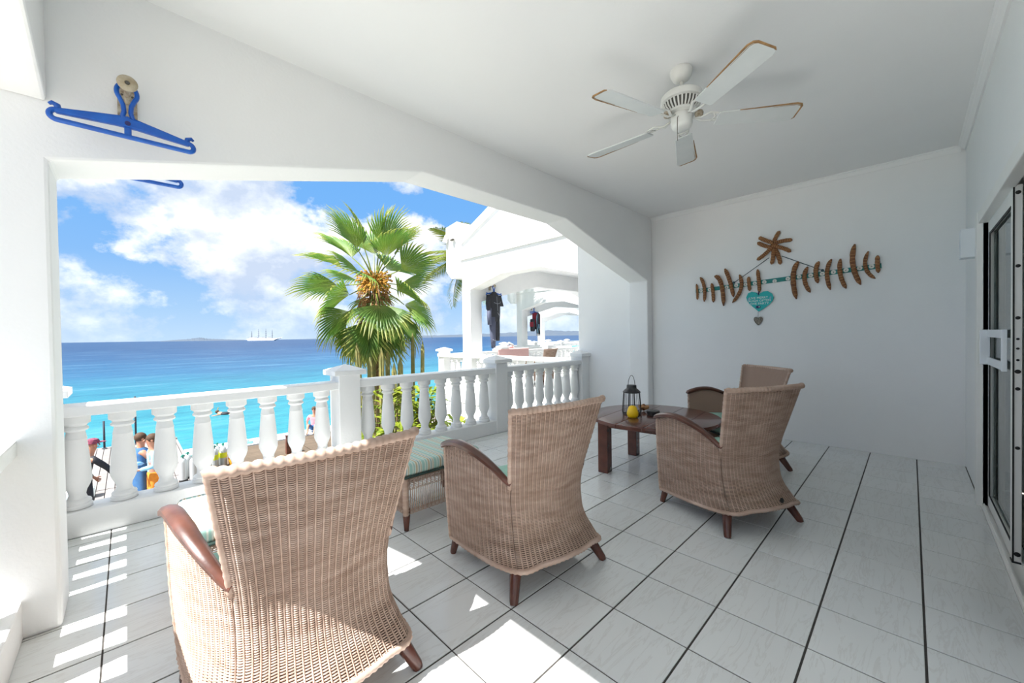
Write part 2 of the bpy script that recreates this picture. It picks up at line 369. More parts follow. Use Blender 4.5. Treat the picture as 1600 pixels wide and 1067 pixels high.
# ------------------------------------------------------------------ the terrace shell
XL, XR, YD, YA, YO = -2.44, 3.20, -0.31, 2.65, 2.94       # left wall, back wall, door wall, arch wall inner / outer face
XLO = -2.76                                               # outer face of the left wall
ZC = 2.90
fl = struct(MB().box(-2.78, YD-.10, -.25, XR+.32, 4.0, -.0035).build('floor', 'grout'))
T = .33
full = None
def tile_mesh(w, h):
    a, b, c = w/2, h/2, .0018
    vs = [(-a,-b,-.01),(a,-b,-.01),(a,b,-.01),(-a,b,-.01),(-a,-b,-.0012),(a,-b,-.0012),(a,b,-.0012),(-a,b,-.0012),(-a+c,-b+c,0),(a-c,-b+c,0),(a-c,b-c,0),(-a+c,b-c,0)]
    fs = [(0,1,5,4),(1,2,6,5),(2,3,7,6),(3,0,4,7),(4,5,9,8),(5,6,10,9),(6,7,11,10),(7,4,8,11),(8,9,10,11)]
    return MB().add(vs, fs).mesh('tile', 'tile')
cache = {}
for i in range(-8, 10):
    for j in range(-1, 12):
        x0, x1 = max(i*T, -2.56)+.0030, min((i+1)*T, XR)-.0030
        y0, y1 = max(j*T, YD)+.0040, min((j+1)*T, 3.77)-.0040
        if x1-x0 < .02 or y1-y0 < .008: continue
        key = (round(x1-x0, 3), round(y1-y0, 3))
        if key not in cache: cache[key] = tile_mesh(*key)
        link('tile', cache[key], fl, loc=((x0+x1)/2, (y0+y1)/2, 0.0))
struct(MB().box(XL-.005, YD-.05, ZC, XR+.005, YA+.005, ZC+.10).build('ceiling', 'ceiling'))

ARCH_F = [(XL, 2.033), (-.58, 2.507), (1.20, 2.507), (3.05, 2.0)]
ARCH_L = [(2.65, 2.28), (1.67, 2.51), (.61, 2.51), (-.23, 2.28)]
# sea-side wall with the faceted arch: polygon in (x, z)
fp = [(XLO, 0), (XL, 0), *ARCH_F, (3.05, 0), (XR, 0), (XR, ZC+.10), (XLO, ZC+.10)]
struct(MB().prism(fp, 'y', YA, YO).build('wall_front', 'plaster', bevel=.014))
# left gable wall with its wide arch: polygon in (y, z)
lp = [(YA-.001, 2.05), (YA-.001, 2.28), *ARCH_L[1:], (-.23, 0), (YD-.3, 0), (YD-.3, ZC), (YA-.001, ZC)]
lp = [(-.23, 0), (-.23, 2.28), (.61, 2.51), (1.67, 2.51), (YA-.001, 2.28), (YA-.001, ZC+.10), (YD-.3, ZC+.10), (YD-.3, 0)]
struct(MB().prism(lp, 'x', XLO, XL).build('wall_left', 'plaster', bevel=.012))
struct(MB().box(XR, YD-.30, -2.4, XR+.32, 3.95, ZC+.1).build('wall_back', 'plaster', bevel=.01))
# door wall with the sliding-door opening
DX0, DX1, DH = .25, 2.04, 2.03  # unseen near end narrowed so more white wall brightens the terrace
struct(MB().prism([(XLO, 0), (DX0, 0), (DX0, DH), (DX1, DH), (DX1, 0), (XR, 0), (XR, ZC), (XLO, ZC)], 'y', YD-.09, YD).build('wall_right', 'plaster', bevel=.004))
# cornice along the back and the door wall
prof = [(0, 0), (.012, 0), (.016, .012), (.030, .022), (.036, .034), (.05, .040), (.05, .05), (0, .05)]
struct(MB().prism([(XR-a, ZC-.05+b) for a, b in prof][::-1], 'y', YD+.03, YA).build('trim_1', 'ceiling', smooth='auto'))
struct(MB().prism([(YD+a, ZC-.05+b) for a, b in prof], 'x', XL, XR-.03).build('trim_2', 'ceiling', smooth='auto'))
# room behind the sliding door
rm = MB(); rm.box(-.9, -3.6, -.05, 2.6, YD-.10, -.01); struct(rm.build('floor_room', 'roomfloor'))
rm = MB(); rm.box(-.9, -3.7, 0, 2.6, -3.6, 2.5).box(2.6, -3.7, 0, 2.7, YD-.09, 2.5).box(-1.0, -3.7, 0, -.9, YD-.09, 2.5).box(-1, -3.7, 2.45, 2.7, YD-.09, 2.5)
struct(rm.build('wall_room', 'roomwall'))
# roof over the terrace with the deep eave that shades the balustrade (underside about 3.05 m up)
struct(MB().prism([(YD-.4, ZC+.10), (YO, ZC+.10), (YO+.02, 3.05), (3.95, 3.05), (3.95, 3.16), (.8, 4.45), (YD-2.0, 3.2), (YD-2.0, ZC+.1)], 'x', XLO, XR).build('roof', 'masonry'))

# sliding door
dr = struct(link('door_1', MB().box(DX1, YD-.035, 0, DX1+.11, YD+.026, DH+.03).mesh('door_1', 'alu', bevel=.004)))
MB().box(DX0, YD-.035, DH-.05, DX1, YD+.020, DH+.03).build('head_casing', 'alu', dr, bevel=.004)
MB().box(DX0, YD-.09, 0, DX1, YD+.004, .014).box(DX0, YD-.012, .014, DX1, YD-.006, .026).box(DX0, YD-.06, .014, DX1, YD-.054, .026).build('floor_track', 'alu', dr)
LY0, LY1 = -.366, -.336; LX0, LX1 = 1.09, 2.035
leaf = MB().box(LX0, LY0, .02, LX0+.075, LY1, 1.99).box(LX1-.06, LY0, .02, LX1, LY1, 1.99).box(LX0+.075, LY0, .02, LX1-.06, LY1, .10).box(LX0+.075, LY0, 1.90, LX1-.06, LY1, 1.99).build('sliding_leaf', 'alu', dr, bevel=.002)
MB().box(LX0+.07, LY0+.012, .095, LX1-.055, LY0+.018, 1.905).build('glass_pane', 'glass', leaf)
MB().box(LX1-.072, LY1-.004, .10, LX1-.056, LY1+.002, 1.90).box(LX0+.075, LY1-.004, .098, LX1-.06, LY1+.001, .108).box(LX0+.075, LY1-.004, 1.885, LX1-.06, LY1+.001, 1.90).box(LX0-.003, LY1-.004, .02, LX0+.002, LY1+.002, 1.99).build('gasket', 'dark', leaf)
h = MB().box(1.83, LY1, 1.00, 1.87, LY1+.035, 1.235).box(1.255, LY1, 1.0, 1.30, LY1+.010, 1.235).box(1.30, LY1, 1.0, 1.83, LY1+.008, 1.045).box(1.30, LY1, 1.19, 1.83, LY1+.008, 1.235)
hh = MB().box(1.20, LY1, .99, 1.30, LY1+.03, 1.235).box(1.20, LY1+.03, .99, 1.215, LY1+.04, 1.235)
MB().box(1.93, LY1, 1.005, 1.955, LY1+.045, 1.24).box(1.30, LY1, 1.005, 1.93, LY1+.012, 1.055).box(1.30, LY1, 1.19, 1.93, LY1+.012, 1.24).box(1.26, LY1, 1.005, 1.30, LY1+.02, 1.24).build('door_handle', 'handle', leaf, bevel=.003)
for z, r in ((1.95, .010), (1.57, .009), (1.30, .009), (1.19, .006), (1.14, .006), (1.08, .006), (1.02, .011), (.93, .009), (.62, .009), (.06, .012)):
    MB().lathe([(r*.6, -.001), (r, 0), (r, .002), (r*.5, .003)], 10, M4=Matrix.Rotation(-pi/2, 4, 'Y')).build('screw_hole', 'dark', leaf, loc=(LX0-.001, (LY0+LY1)/2, z))
MB().box(LX0-.01, LY0-.005, 0.005, LX0+.05, LY1+.004, .02).build('leaf_foot', 'dark', leaf)
wb = thing('wall_box', 'small flat white box on the door wall beside the door casing', 'box', (2.17, YD, 1.87))
MB().box(-.03, 0, -.105, .10, .095, .105).build('cover', 'wallbox', wb, bevel=.004)
for z in (.05, -.09): MB().box(-.034, .008, z, -.028, .02, z+.04).build('hinge', 'dark', wb)

# ------------------------------------------------------------------ balustrades
bprof = [(.070, 0), (.070, .022), (.062, .030), (.066, .040), (.062, .050), (.046, .060), (.039, .085), (.044, .110), (.060, .145), (.069, .175), (.069, .200),
         (.0635, .29), (.056, .38), (.050, .445), (.053, .450), (.050, .456), (.045, .485), (.043, .498), (.058, .506), (.062, .515), (.058, .524), (.050, .532), (.058, .545), (.070, .552), (.070, .600)]
BAL = MB().lathe(bprof, 22).mesh('baluster', 'masonry', smooth='auto')
def rail_run(parent, p0, p1, bx, posts, thick=.20, halfend=True):
    """balustrade from p0 to p1 (centre line); bx: baluster stations (m from p0), posts: stations"""
    p0, p1 = Vector((*p0, 0)), Vector((*p1, 0)); d = (p1-p0); L = d.length; a = math.atan2(d.y, d.x)
    def put(mb, name, mat, **kw): return mb.build(name, mat, parent, loc=p0, rot=(0, 0, a), **kw)
    t = thick/2
    put(MB().box(0, -t, 0, L, t, .165), 'base_curb', 'masonry', bevel=.008)
    put(MB().box(0, -t, .77, L, t, .84), 'handrail', 'masonry', bevel=.008)
    for b in bx:
        q = p0 + d.normalized()*b; link('baluster', BAL, parent, loc=(q.x, q.y, .168), rot=(0, 0, a))
    for b in posts:
        q = p0 + d.normalized()*b
        po = MB().box(-.10, -.115, 0, .10, .115, .90).build('post', 'masonry', parent, bevel=.006, loc=(q.x, q.y, 0), rot=(0, 0, a))
        c = MB().box(-.15, -.15, .90, .15, .15, .945).add([(-.15,-.15,.945),(.15,-.15,.945),(.15,.15,.945),(-.15,.15,.945),(0,0,1.0)], [(0,1,4),(1,2,4),(2,3,4),(3,0,4)])
        c.build('post_cap', 'masonry', po, bevel=.004)
PY = 3.86
bal = thing('balustrade', 'long white balustrade along the sea side of the tiled terrace', 'balustrade')
st = [-2.63, -.72, 1.24, 3.10]
bx = [q[0] + (q[1]-q[0])*m/9 for q in ((-2.68, -.72), (-.72, 1.24), (1.24, 3.16)) for m in range(1, 9)]
rail_run(bal, (XLO+.09, PY), (XR, PY), [b-(XLO+.09) for b in bx], [s-(XLO+.09) for s in st])
ball = thing('balustrade', 'white balustrade under the left arch, in the near left corner of the terrace', 'balustrade')
rail_run(ball, (-2.66, -.23), (-2.66, PY-.115), [.115+.2178*k for k in range(13)] + [3.28+.2*k for k in range(4)], [], thick=.22)

# ------------------------------------------------------------------ wicker armchairs
def lerp(a, b, t): return a + (b-a)*t
def ctl(tab, t):
    xs, ys = [p[0] for p in tab], [p[1] for p in tab]; h = min(.05, t, 1-t) if 0 < t < 1 else 0
    return float(np.mean(np.interp([t-h, t-h*.5, t, t+h*.5, t+h], xs, ys)))
XN = [(0, .276), (.07, .262), (.17, .240), (.35, .240), (.5, .250), (1, .310)]
YN = [(0, .008), (.07, .050), (.17, .095), (.35, .112), (.5, .100), (1, .0)]
YB = [(0, -.075), (.07, -.035), (.17, .010), (.35, .030), (.5, .015), (1, -.060)]
XF = [(0, .335), (.3, .352), (.7, .362), (1, .365)]
UN = .40; ZT = .905
def z0(u): a = abs(u); return float(np.interp(a, [0, .25, .4, .6, 1], [.165, .156, .138, .115, .095]))
def cr(p0, p1, p2, p3, t):
    return .5*((2*p1) + (-p0+p2)*t + (2*p0-5*p1+4*p2-p3)*t*t + (-p0+3*p1-3*p2+p3)*t**3)
def chairP(u, t):
    xn, yn, yb, xf = ctl(XN, t), ctl(YN, t), ctl(YB, t), ctl(XF, t); yf = .575
    z = z0(u) + (ZT - z0(u))*t
    a = abs(u); s = 1 if u >= 0 else -1
    B = np.array((0., yb)); N = np.array((xn, yn)); F = np.array((xf, yf)); Mi = np.array((lerp(xn, xf, .52)+.018, lerp(yn, yf, .5)))
    H = np.array((xn*.56, lerp(yb, yn, .30)))
    pts = [np.array((-H[0], H[1])), B, H, N, Mi, F, F+(F-Mi)]
    us = [0, .22, UN, .70, 1.0]
    k = min(int(np.searchsorted(us, a, side='right'))-1, 3)
    q = cr(pts[k], pts[k+1], pts[k+2], pts[k+3], (a-us[k])/(us[k+1]-us[k]))
    return np.array((s*q[0], q[1], z))
AZ = [(.40, .500), (.45, .534), (.50, .564), (.55, .594), (.60, .616), (.65, .634), (.70, .648), (.75, .657), (.80, .660), (.85, .658), (.90, .651), (.95, .640), (1.0, .622)]
def armz(u): return ctl(AZ, min(max(abs(u), .4), 1.0))
def weave(mb, Pf, u0, u1, nrib, ts, alive, amp=.0040, rt=.0027, rn=.0027, ribs=True, spc=3):
    ucol = np.linspace(u0, u1, nrib*spc+1); sgn = 1.0
    for k, t in enumerate(ts):
        row = []
        def flush(row):
            if len(row) < 2: return
            P = np.array([r[0] for r in row]); n = len(P)
            d = np.gradient(P, axis=0); d /= np.linalg.norm(d, axis=1)[:, None]+1e-9
            up = np.array([r[1] for r in row]); nr = np.cross(d, up); nr /= np.linalg.norm(nr, axis=1)[:, None]+1e-9
            up = np.cross(nr, d)
            ph = np.array([r[2] for r in row]); C = P - nr*(amp*np.cos(2*pi*ph/spc))[:, None]*sgn
            vs = []
            ang = [2*pi*q/5 for q in range(5)]
            ring = np.stack([C + nr*(rn*cos(x)) + up*(rt*sin(x)) for x in ang], 1).reshape(-1, 3)
            fs = [(i*5+q, i*5+(q+1) % 5, (i+1)*5+(q+1) % 5, (i+1)*5+q) for i in range(n-1) for q in range(5)]
            mb.add(ring.tolist(), fs)
        for ci, u in enumerate(ucol):
            if alive(u, t):
                p = Pf(u, t); up = Pf(u, min(t+.01, 1.0)) - Pf(u, min(t+.01, 1.0)-.01)
                row.append((p, up, ci))
            else: flush(row); row = []
        flush(row)
    if ribs:
        for c in range(nrib+1):
            u = ucol[c*spc]; tt = [t for t in np.linspace(ts[0], ts[-1], 26) if alive(u, t)]
            if len(tt) > 1: mb.tube([Pf(u, t) for t in tt], .0034, 4, cap=False, up=(.35, 1, 0))
def in_arm(u, t): return chairP(u, t)[2] < armz(u) - .004
NT_ = 112; TS = [(k+.5)/NT_ for k in range(NT_)]
def arc(us, t, off=0.0): return [chairP(u, t) for u in us]
def make_chair(label, loc, rz):
    c = thing('wicker_armchair', label, 'armchair', loc, rz, 'wicker armchairs on the terrace')
    # backrest: rolled top, side poles; the weave is a sub-part
    us = np.linspace(-UN, UN, 97); mb = MB()
    mb.tube([chairP(u, 1.0) + np.array((0, 0, -.008)) for u in us], [.0135 + .0050*abs(sin(pi*(i/4))) for i in range(97)], 9)
    for s in (-1, 1):
        mb.tube([chairP(s*UN, t) for t in np.linspace(.46, .995, 30)], [.0115 + .0012*((i % 2)*2-1) for i in range(30)], 7, up=(.35, 1, 0))
    bk = mb.build('backrest', 'wicker', c, smooth=True)
    mb = MB(); weave(mb, chairP, -UN, UN, 24, TS, lambda u, t: True)
    mb.build('weave', 'wicker', bk, smooth=True, kind='stuff')
    def sheet(us, ts, clip=False):
        mb = MB(); vs = []; ds = .0075
        for t in ts:
            for u in us:
                tt = t
                if clip:
                    zt = (armz(u)-.004-z0(u))/(ZT-z0(u)); tt = t*zt
                p = chairP(u, tt); e = chairP(min(u+.01, 1), tt) - chairP(max(u-.01, -1), tt); nn = np.array((e[1], -e[0], 0)); nn /= np.linalg.norm(nn)+1e-9
                vs.append(p - nn*ds)
        n = len(us); mb.add(vs, [(i*n+k, i*n+k+1, (i+1)*n+k+1, (i+1)*n+k) for i in range(len(ts)-1) for k in range(n-1)]); return mb
    sheet(np.linspace(-UN, UN, 33), np.linspace(0, .985, 26)).build('shade_lining', 'shade_lining', bk, smooth=True)
    for s in (-1, 1):
        uu = np.linspace(UN, 1, 28)
        ends = [chairP(s*1.0, t) for t in np.linspace(0, .66, 30)]
        ap = MB().tube(ends, [.010 + .001*((i % 2)*2-1) for i in range(30)], 7, up=(.35, 1, 0)).build('arm_panel', 'wicker', c, smooth=True)
        mb = MB(); u0, u1 = (UN, 1.0) if s > 0 else (-1.0, -UN)
        weave(mb, chairP, u0, u1, 18, TS, in_arm); mb.build('weave', 'wicker', ap, smooth=True, kind='stuff')
        sheet(np.linspace(u0, u1, 21), np.linspace(0, 1, 20), True).build('shade_lining', 'shade_lining', ap, smooth=True)
        # bent wooden arm, flat on top, thinning out at the notch
        path = []; 
        for u in np.linspace(UN-.004, 1.0, 24):
            z = armz(u); t = (z-z0(u))/(ZT-z0(u)); p = chairP(s*u, t); p[2] = z; path.append(p)
        e = path[-1]-path[-2]; path.append(path[-1] + e*.5 + np.array((0, 0, -.006)))
        n = len(path); vs = []; fs = []
        for i, p in enumerate(path):
            d = Vector(path[min(i+1, n-1)]-path[max(i-1, 0)]).normalized(); side = Vector((d.y, -d.x, 0)).normalized(); up = side.cross(d)
            if up.z < 0: up = -up
            f = i/(n-1); wd = lerp(.013, .027, min(1, f*2.2)); th = lerp(.012, .017, min(1, f*2)); 
            if i >= n-2: wd *= (.92 if i == n-2 else .66); th *= (.9 if i == n-2 else .5)
            for a, b in ((-1, -.55), (-.8, -.9), (.8, -.9), (1, -.55), (1, .35), (.62, .95), (0, 1.15), (-.62, .95), (-1, .35)):
                vs.append(Vector(p) + side*(a*wd) + up*(b*th + .010))
        m = 9
        fs = [(i*m+k, i*m+(k+1) % m, (i+1)*m+(k+1) % m, (i+1)*m+k) for i in range(n-1) for k in range(m)] + [tuple(range(m-1, -1, -1)), tuple((n-1)*m+k for k in range(m))]
        MB().add(vs, fs).build('armrest', 'armwood', c, smooth='auto', label='bent dark wooden armrest')
    # front apron
    def apP(u, t): return np.array((u*lerp(.330, .348, t), .575 + .006*(1-u*u), lerp(.095, .325, t)))
    ap = MB().tube([apP(u, 1.0) for u in np.linspace(-1, 1, 20)], .011, 7).build('apron', 'wicker', c, smooth=True)
    mb = MB(); weave(mb, apP, -1, 1, 24, [(k+.5)/22 for k in range(22)], lambda u, t: True); mb.build('weave', 'wicker', ap, smooth=True, kind='stuff')
    # rim braid all round the bottom
    us = np.linspace(-1, 1, 121); pts = [chairP(u, 0.0) for u in us]; pts2 = [np.array((u*.335, .578, .095)) for u in np.linspace(1, -1, 30)[1:]]
    allp = pts + pts2
    MB().tube(allp, [.0115 + .0018*((i % 2)*2-1) for i in range(len(allp))], 7, cap=False).build('rim_braid', 'wicker', c, smooth=True)
    # seat deck and cushion
    deck = [chairP(u, .215)[:2]*np.array((.90, 1)) for u in np.linspace(-.95, .95, 24)] + [np.array((-.32, .57))][:0]
    deck = [(float(p[0]), min(float(p[1])+.035, .565)) for p in deck]
    MB().prism(deck, 'z', .295, .318).build('seat_deck', 'wicker', c)
    cu = []; 
    for u in np.linspace(-.90, .90, 26):
        p = chairP(u, .33); cu.append((float(p[0])*.90, float(p[1])*.985+.030))
    cu = [(-.305, .595)] + cu + [(.305, .595)]
    cush = MB().prism(cu, 'z', .320, .430).build('seat_cushion', 'mint', c, bevel=.03, seg=4, smooth='auto', label='mint green seat cushion')
    rim = [(x, y, .326) for x, y in cu]; MB().tube([Vector(p) + Vector((0, .008 if p[1] > .59 else 0, 0)) for p in (rim[-1], rim[0])], .008, 6).build('piping', 'piping', cush)
    # legs
    for s in (-1, 1):
        MB().tube([(s*.305, .540, .14), (s*.310, .548, .09), (s*.322, .566, .012), (s*.323, .567, 0)], [.024, .024, .019, .017], 12).build('leg', 'wood', c, smooth='auto')
        MB().tube([(s*.222, .090, .175), (s*.250, .058, .125), (s*.303, .004, .012), (s*.306, .0, 0)], [.028, .030, .0215, .019], 12).build('leg', 'wood', c, smooth='auto')
    return c
CH = [((-1.765, 1.343, 0), 0.0, 'near wicker armchair half in sunlight, its back to the camera in the bottom left foreground'),
      ((-.660, 1.284, 0), -8.5, 'middle wicker armchair with its back to the camera, beside the striped footstool'),
      ((.637, .684, 0), -26.6, 'wicker armchair with a dark hole low in its back, beside the coffee table'),
      ((2.193, 1.033, 0), 51.0, 'far wicker armchair by the back wall, facing the coffee table and the sea')]
c1 = make_chair(CH[0][2], CH[0][0], rad(CH[0][1]))
chairs = [c1] + [copy_tree(c1, label=l, loc=p, rz=rad(a)) for p, a, l in CH[1:]]
hp = chairP(.10, .035)
MB().ball((0, 0, 0), (.018, .006, .024), 10, 6).build('worn_hole', 'dark', chairs[2], loc=(hp[0], hp[1]-.004, hp[2]), label='small dark worn hole in the weave')

# ------------------------------------------------------------------ footstools
def make_stool(label, loc, rz):
    o = thing('footstool', label, 'footstool', loc, rz, 'striped footstools')
    W2, D2 = .30, .235
    def ring(z0_, z1_, rows, name):
        def Pf(u, t):
            s = (u*4) % 4; k = int(s); f = s-k; r = 0
            cs = [(-W2, -D2), (W2, -D2), (W2, D2), (-W2, D2)]
            a, b = cs[k], cs[(k+1) % 4]; return np.array((lerp(a[0], b[0], f), lerp(a[1], b[1], f), lerp(z0_, z1_, t)))
        mb = MB(); weave(mb, Pf, 0, .99999, 76, [(k+.5)/rows for k in range(rows)], lambda u, t: True); return mb
    band = ring(.255, .335, 8, 'b').build('top_band', 'wicker', o, smooth=True, kind='stuff')
    low = ring(.10, .135, 4, 'l').build('bottom_band', 'wicker', o, smooth=True, kind='stuff')
    mb = MB()
    for s in (-1, 1):
        for k in range(40):
            x = lerp(-W2, W2, k/39); mb.tube([(x, s*D2, .12), (x+.006, s*D2, .27)], .0042, 4, cap=False)
        for k in range(32):
            y = lerp(-D2, D2, k/31); mb.tube([(s*W2, y, .12), (s*W2, y+.006, .27)], .0042, 4, cap=False)
    mb.build('side_rods', 'wicker', o, smooth=True, kind='stuff')
    for sx in (-1, 1):
        for sy in (-1, 1):
            MB().tube([(sx*(W2-.004), sy*(D2-.004), z) for z in np.linspace(.10, .335, 24)], [.021+.0015*((i % 2)*2-1) for i in range(24)], 8).build('corner_post', 'wicker', o, smooth=True)
            MB().tube([(sx*(W2-.012), sy*(D2-.012), .14), (sx*(W2-.010), sy*(D2-.010), .09), (sx*(W2-.006), sy*(D2-.006), 0)], [.024, .024, .015], 12).build('leg', 'wood', o, smooth='auto')
    MB().box(-W2+.01, -D2+.01, .32, W2-.01, D2-.01, .340).build('seat_deck', 'wicker', o)
    cu = MB().box(-W2-.012, -D2-.012, .345, W2+.012, D2+.012, .430).build('cushion', 'stripe', o, bevel=.030, seg=5, smooth='auto', label='striped mint, white and tan cushion')
    MB().tube([(-W2-.01, -D2-.01, .346), (W2+.01, -D2-.01, .346), (W2+.01, D2+.01, .346), (-W2-.01, D2+.01, .346), (-W2-.01, -D2-.01, .346)], .008, 6).build('piping', 'piping', cu)
    return o
s1 = make_stool('striped wicker footstool between the near and middle armchairs', (-.655, 2.545, 0), rad(-1))
s2 = copy_tree(s1, label='striped wicker footstool in front of the near armchair, by the left pier', loc=(-1.735, 2.46, 0), rz=rad(1))

# ------------------------------------------------------------------ coffee table and what stands on it
TCX, TCY, TZ, TR = 1.222, 1.700, .50, .56
tb = thing('coffee_table', 'round dark wooden coffee table with four square legs', 'table', (TCX, TCY, 0), rad(5.7))
nb = 5
for k in range(nb):
    y0, y1 = -TR + 2*TR*k/nb + .0008, -TR + 2*TR*(k+1)/nb - .0008
    a0, a1 = math.asin(max(-1, min(1, y0/TR))), math.asin(max(-1, min(1, y1/TR)))
    pr = [(TR*cos(a), TR*sin(a)) for a in np.linspace(a0, a1, 14)]
    MB().prism(pr + [(-x, y) for x, y in pr[::-1]], 'z', TZ-.032, TZ).build('tabletop_board', 'wood', tb, bevel=.0035, smooth='auto')
for a in range(4):
    o = MB().box(-.30, -.013, TZ-.09, .30, .013, TZ-.032).build('apron_rail', 'wood', tb, rot=(0, 0, a*pi/2), loc=(.335*sin(a*pi/2), -.335*cos(a*pi/2), 0), bevel=.002)
for sx in (-1, 1):
    for sy in (-1, 1):
        MB().box(-.046, -.046, 0, .046, .046, TZ-.032).build('leg', 'wood', tb, loc=(sx*.325, sy*.325, 0), bevel=.004)
lan = thing('lantern', 'open black wire lantern with a hoop handle on the coffee table', 'lantern', (1.118, 1.858, TZ))
MB().tube([(.078*cos(a), .078*sin(a), .006) for a in np.linspace(0, 2*pi, 33)], .005, 6, cap=False).build('base_ring', 'black', lan, smooth=True)
MB().lathe([(.055, 0), (.055, .012), (.0, .013)], 20).build('candle_plate', 'black', lan)
MB().lathe([(.078, .205), (.080, .212), (.062, .232), (.045, .244), (.043, .272), (.0405, .275), (.0, .276)], 24).build('cap', 'black', lan, smooth='auto')
for k in range(4):
    a = pi/4 + k*pi/2; MB().tube([(.080*cos(a), .080*sin(a), .004), (.086*cos(a), .086*sin(a), .03), (.072*cos(a), .072*sin(a), .21)], .005, 6).build('frame_bar', 'black', lan, smooth=True)
for k in range(24):
    a = k*pi/12 + .1; MB().tube([(.076*cos(a), .076*sin(a), .008), (.080*cos(a), .080*sin(a), .035), (.066*cos(a), .066*sin(a), .21)], .0017, 4).build('wire', 'black', lan)
MB().tube([(.040*cos(a), 0, .27 + .075*sin(a)*(1+.25*sin(a))) for a in np.linspace(0, pi, 20)], .0026, 6).build('handle', 'black', lan, smooth=True, rot=(0, 0, rad(-20)))
yc = thing('candle', 'yellow pear-shaped candle standing in front of the wire lantern', 'candle', (0.998, 1.785, TZ))
MB().lathe([(.030, 0), (.044, .008), (.050, .03), (.049, .05), (.043, .07), (.038, .085), (.032, .098), (.018, .106), (.004, .107)], 24).build('wax', 'yellow', yc, smooth=True)
MB().tube([(0, 0, .106), (.001, 0, .116)], .002, 6).build('wick', 'dark', yc)
tn = thing('tin', 'low round dark tin beside the lantern', 'tin', (1.218, 1.700, TZ))
MB().lathe([(.052, 0), (.054, .004), (.054, .026), (.050, .030), (0, .030)], 28).build('body', 'tin', tn, smooth='auto')
MB().lathe([(.057, .024), (.058, .027), (.058, .040), (.054, .044), (0, .044)], 28).build('lid', 'tin', tn, smooth='auto')
sh = thing('dried_flower', 'small tan dried flower behind the dark tin', 'ornament', (1.345, 1.855, TZ))
for k in range(9):
    a = k*2*pi/9; MB().ball((.034*cos(a), .034*sin(a), .034+.010*(k % 2)), (.020, .020, .016), 8, 5).build('petal', 'podseam', sh, smooth=True)
MB().ball((0, 0, .036), (.022, .022, .034), 10, 6).build('centre', 'pod', sh, smooth=True)
MB().tube([(0, 0, .018), (-.04, .03, .01), (-.09, .04, .006)], .004, 6).build('stem', 'pod', sh)
bw = thing('tealight_bowl', 'small dark bowl with a brown ball standing inside the wire lantern', 'bowl', (1.139, 1.837, TZ+.0135))
MB().lathe([(.020, 0), (.030, .006), (.036, .022), (.033, .022), (.026, .010), (0, .009)], 20).build('bowl', 'black', bw, smooth='auto')
MB().ball((0, 0, .030), .022, 10, 7).build('ball', 'pod', bw, smooth=True)

# ------------------------------------------------------------------ ceiling fan
fan = thing('ceiling_fan', 'white five-blade ceiling fan with peeling blade edges', 'fan', (.30, 1.05, ZC))
MB().lathe([(.062, 0), (.066, -.006), (.066, -.020), (.062, -.040), (.050, -.062), (.034, -.074), (.020, -.078), (0, -.078)], 28).build('canopy', 'fanwhite', fan, smooth='auto')
MB().lathe([(.012, -.07), (.012, -.15)], 14).build('downrod', 'fanwhite', fan, smooth=True)
MB().lathe([(.02, -.135), (.05, -.145), (.105, -.155), (.120, -.168), (.124, -.190), (.122, -.205), (.108, -.212), (0, -.212)], 32).build('motor_housing', 'fanwhite', fan, smooth='auto')
MB().lathe([(.108, -.212), (.100, -.236), (.078, -.262), (0, -.262)], 32).build('vent_band', 'ventdark', fan, smooth='auto')
for k in range(30):
    a = 2*pi*k/30; d = Vector((cos(a), sin(a), 0))
    MB().tube([d*.111 + Vector((0, 0, -.212)), d*.103 + Vector((0, 0, -.237)), d*.080 + Vector((0, 0, -.263))], .0052, 5).build('vent_fin', 'fanwhite', fan)
MB().lathe([(.084, -.260), (.088, -.266), (.088, -.276), (.060, -.282), (0, -.282)], 28).build('flywheel', 'fanwhite', fan, smooth='auto')
MB().lathe([(.060, -.282), (.064, -.290), (.064, -.345), (.058, -.360), (.040, -.372), (0, -.374)], 28).build('switch_housing', 'fanwhite', fan, smooth='auto')
def blade_out():
    r0, r1 = .205, .665; pts = []
    for x, w_ in ((r0, .046), (r0+.012, .054), (.32, .058), (.50, .066), (r1-.035, .071), (r1-.010, .062), (r1, .045)): pts.append((x, -w_))
    return pts + [(x, -y) for x, y in pts[::-1]]
bo = blade_out(); BL = MB().prism(bo, 'z', -.004, .004).mesh('blade', 'fanblade', bevel=.0012, seg=1)
mbp = MB(); n = len(bo)
edge = [bo[i] for i in range(2, 7)] + [(.665, .045), (.655, .060)]
mbp.tube([(x, y, -.002) for x, y in edge], [.0035, .005, .0062, .0066, .0066, .006, .003], 5, flat=.75)
mbp.tube([(x-.001, y+.010, -.0046) for x, y in edge[1:5]], [.0006, .0014, .0018, .0016], 4)
PE = mbp.mesh('peeled_edge', 'peel')
ir = MB()
for s in (-1, 1): ir.tube([(.070, 0, -.268+.285), (.11, s*.012, -.285+.285), (.16, s*.034, -.272+.285), (.205, s*.030, .008), (.235, s*.012, .006)], [.010, .010, .009, .008, .006], 6, flat=.6)
ir.tube([(.18, -.036, .009), (.20, 0, .010), (.18, .036, .009)], .007, 6, flat=.6)
for p in ((.225, .03), (.225, -.03), (.25, 0)): ir.lathe([(.009, -.007), (.009, -.0035), (0, -.0035)][::-1], 8, (p[0], p[1], 0))
IR = ir.mesh('blade_iron', 'fanwhite', smooth=True)
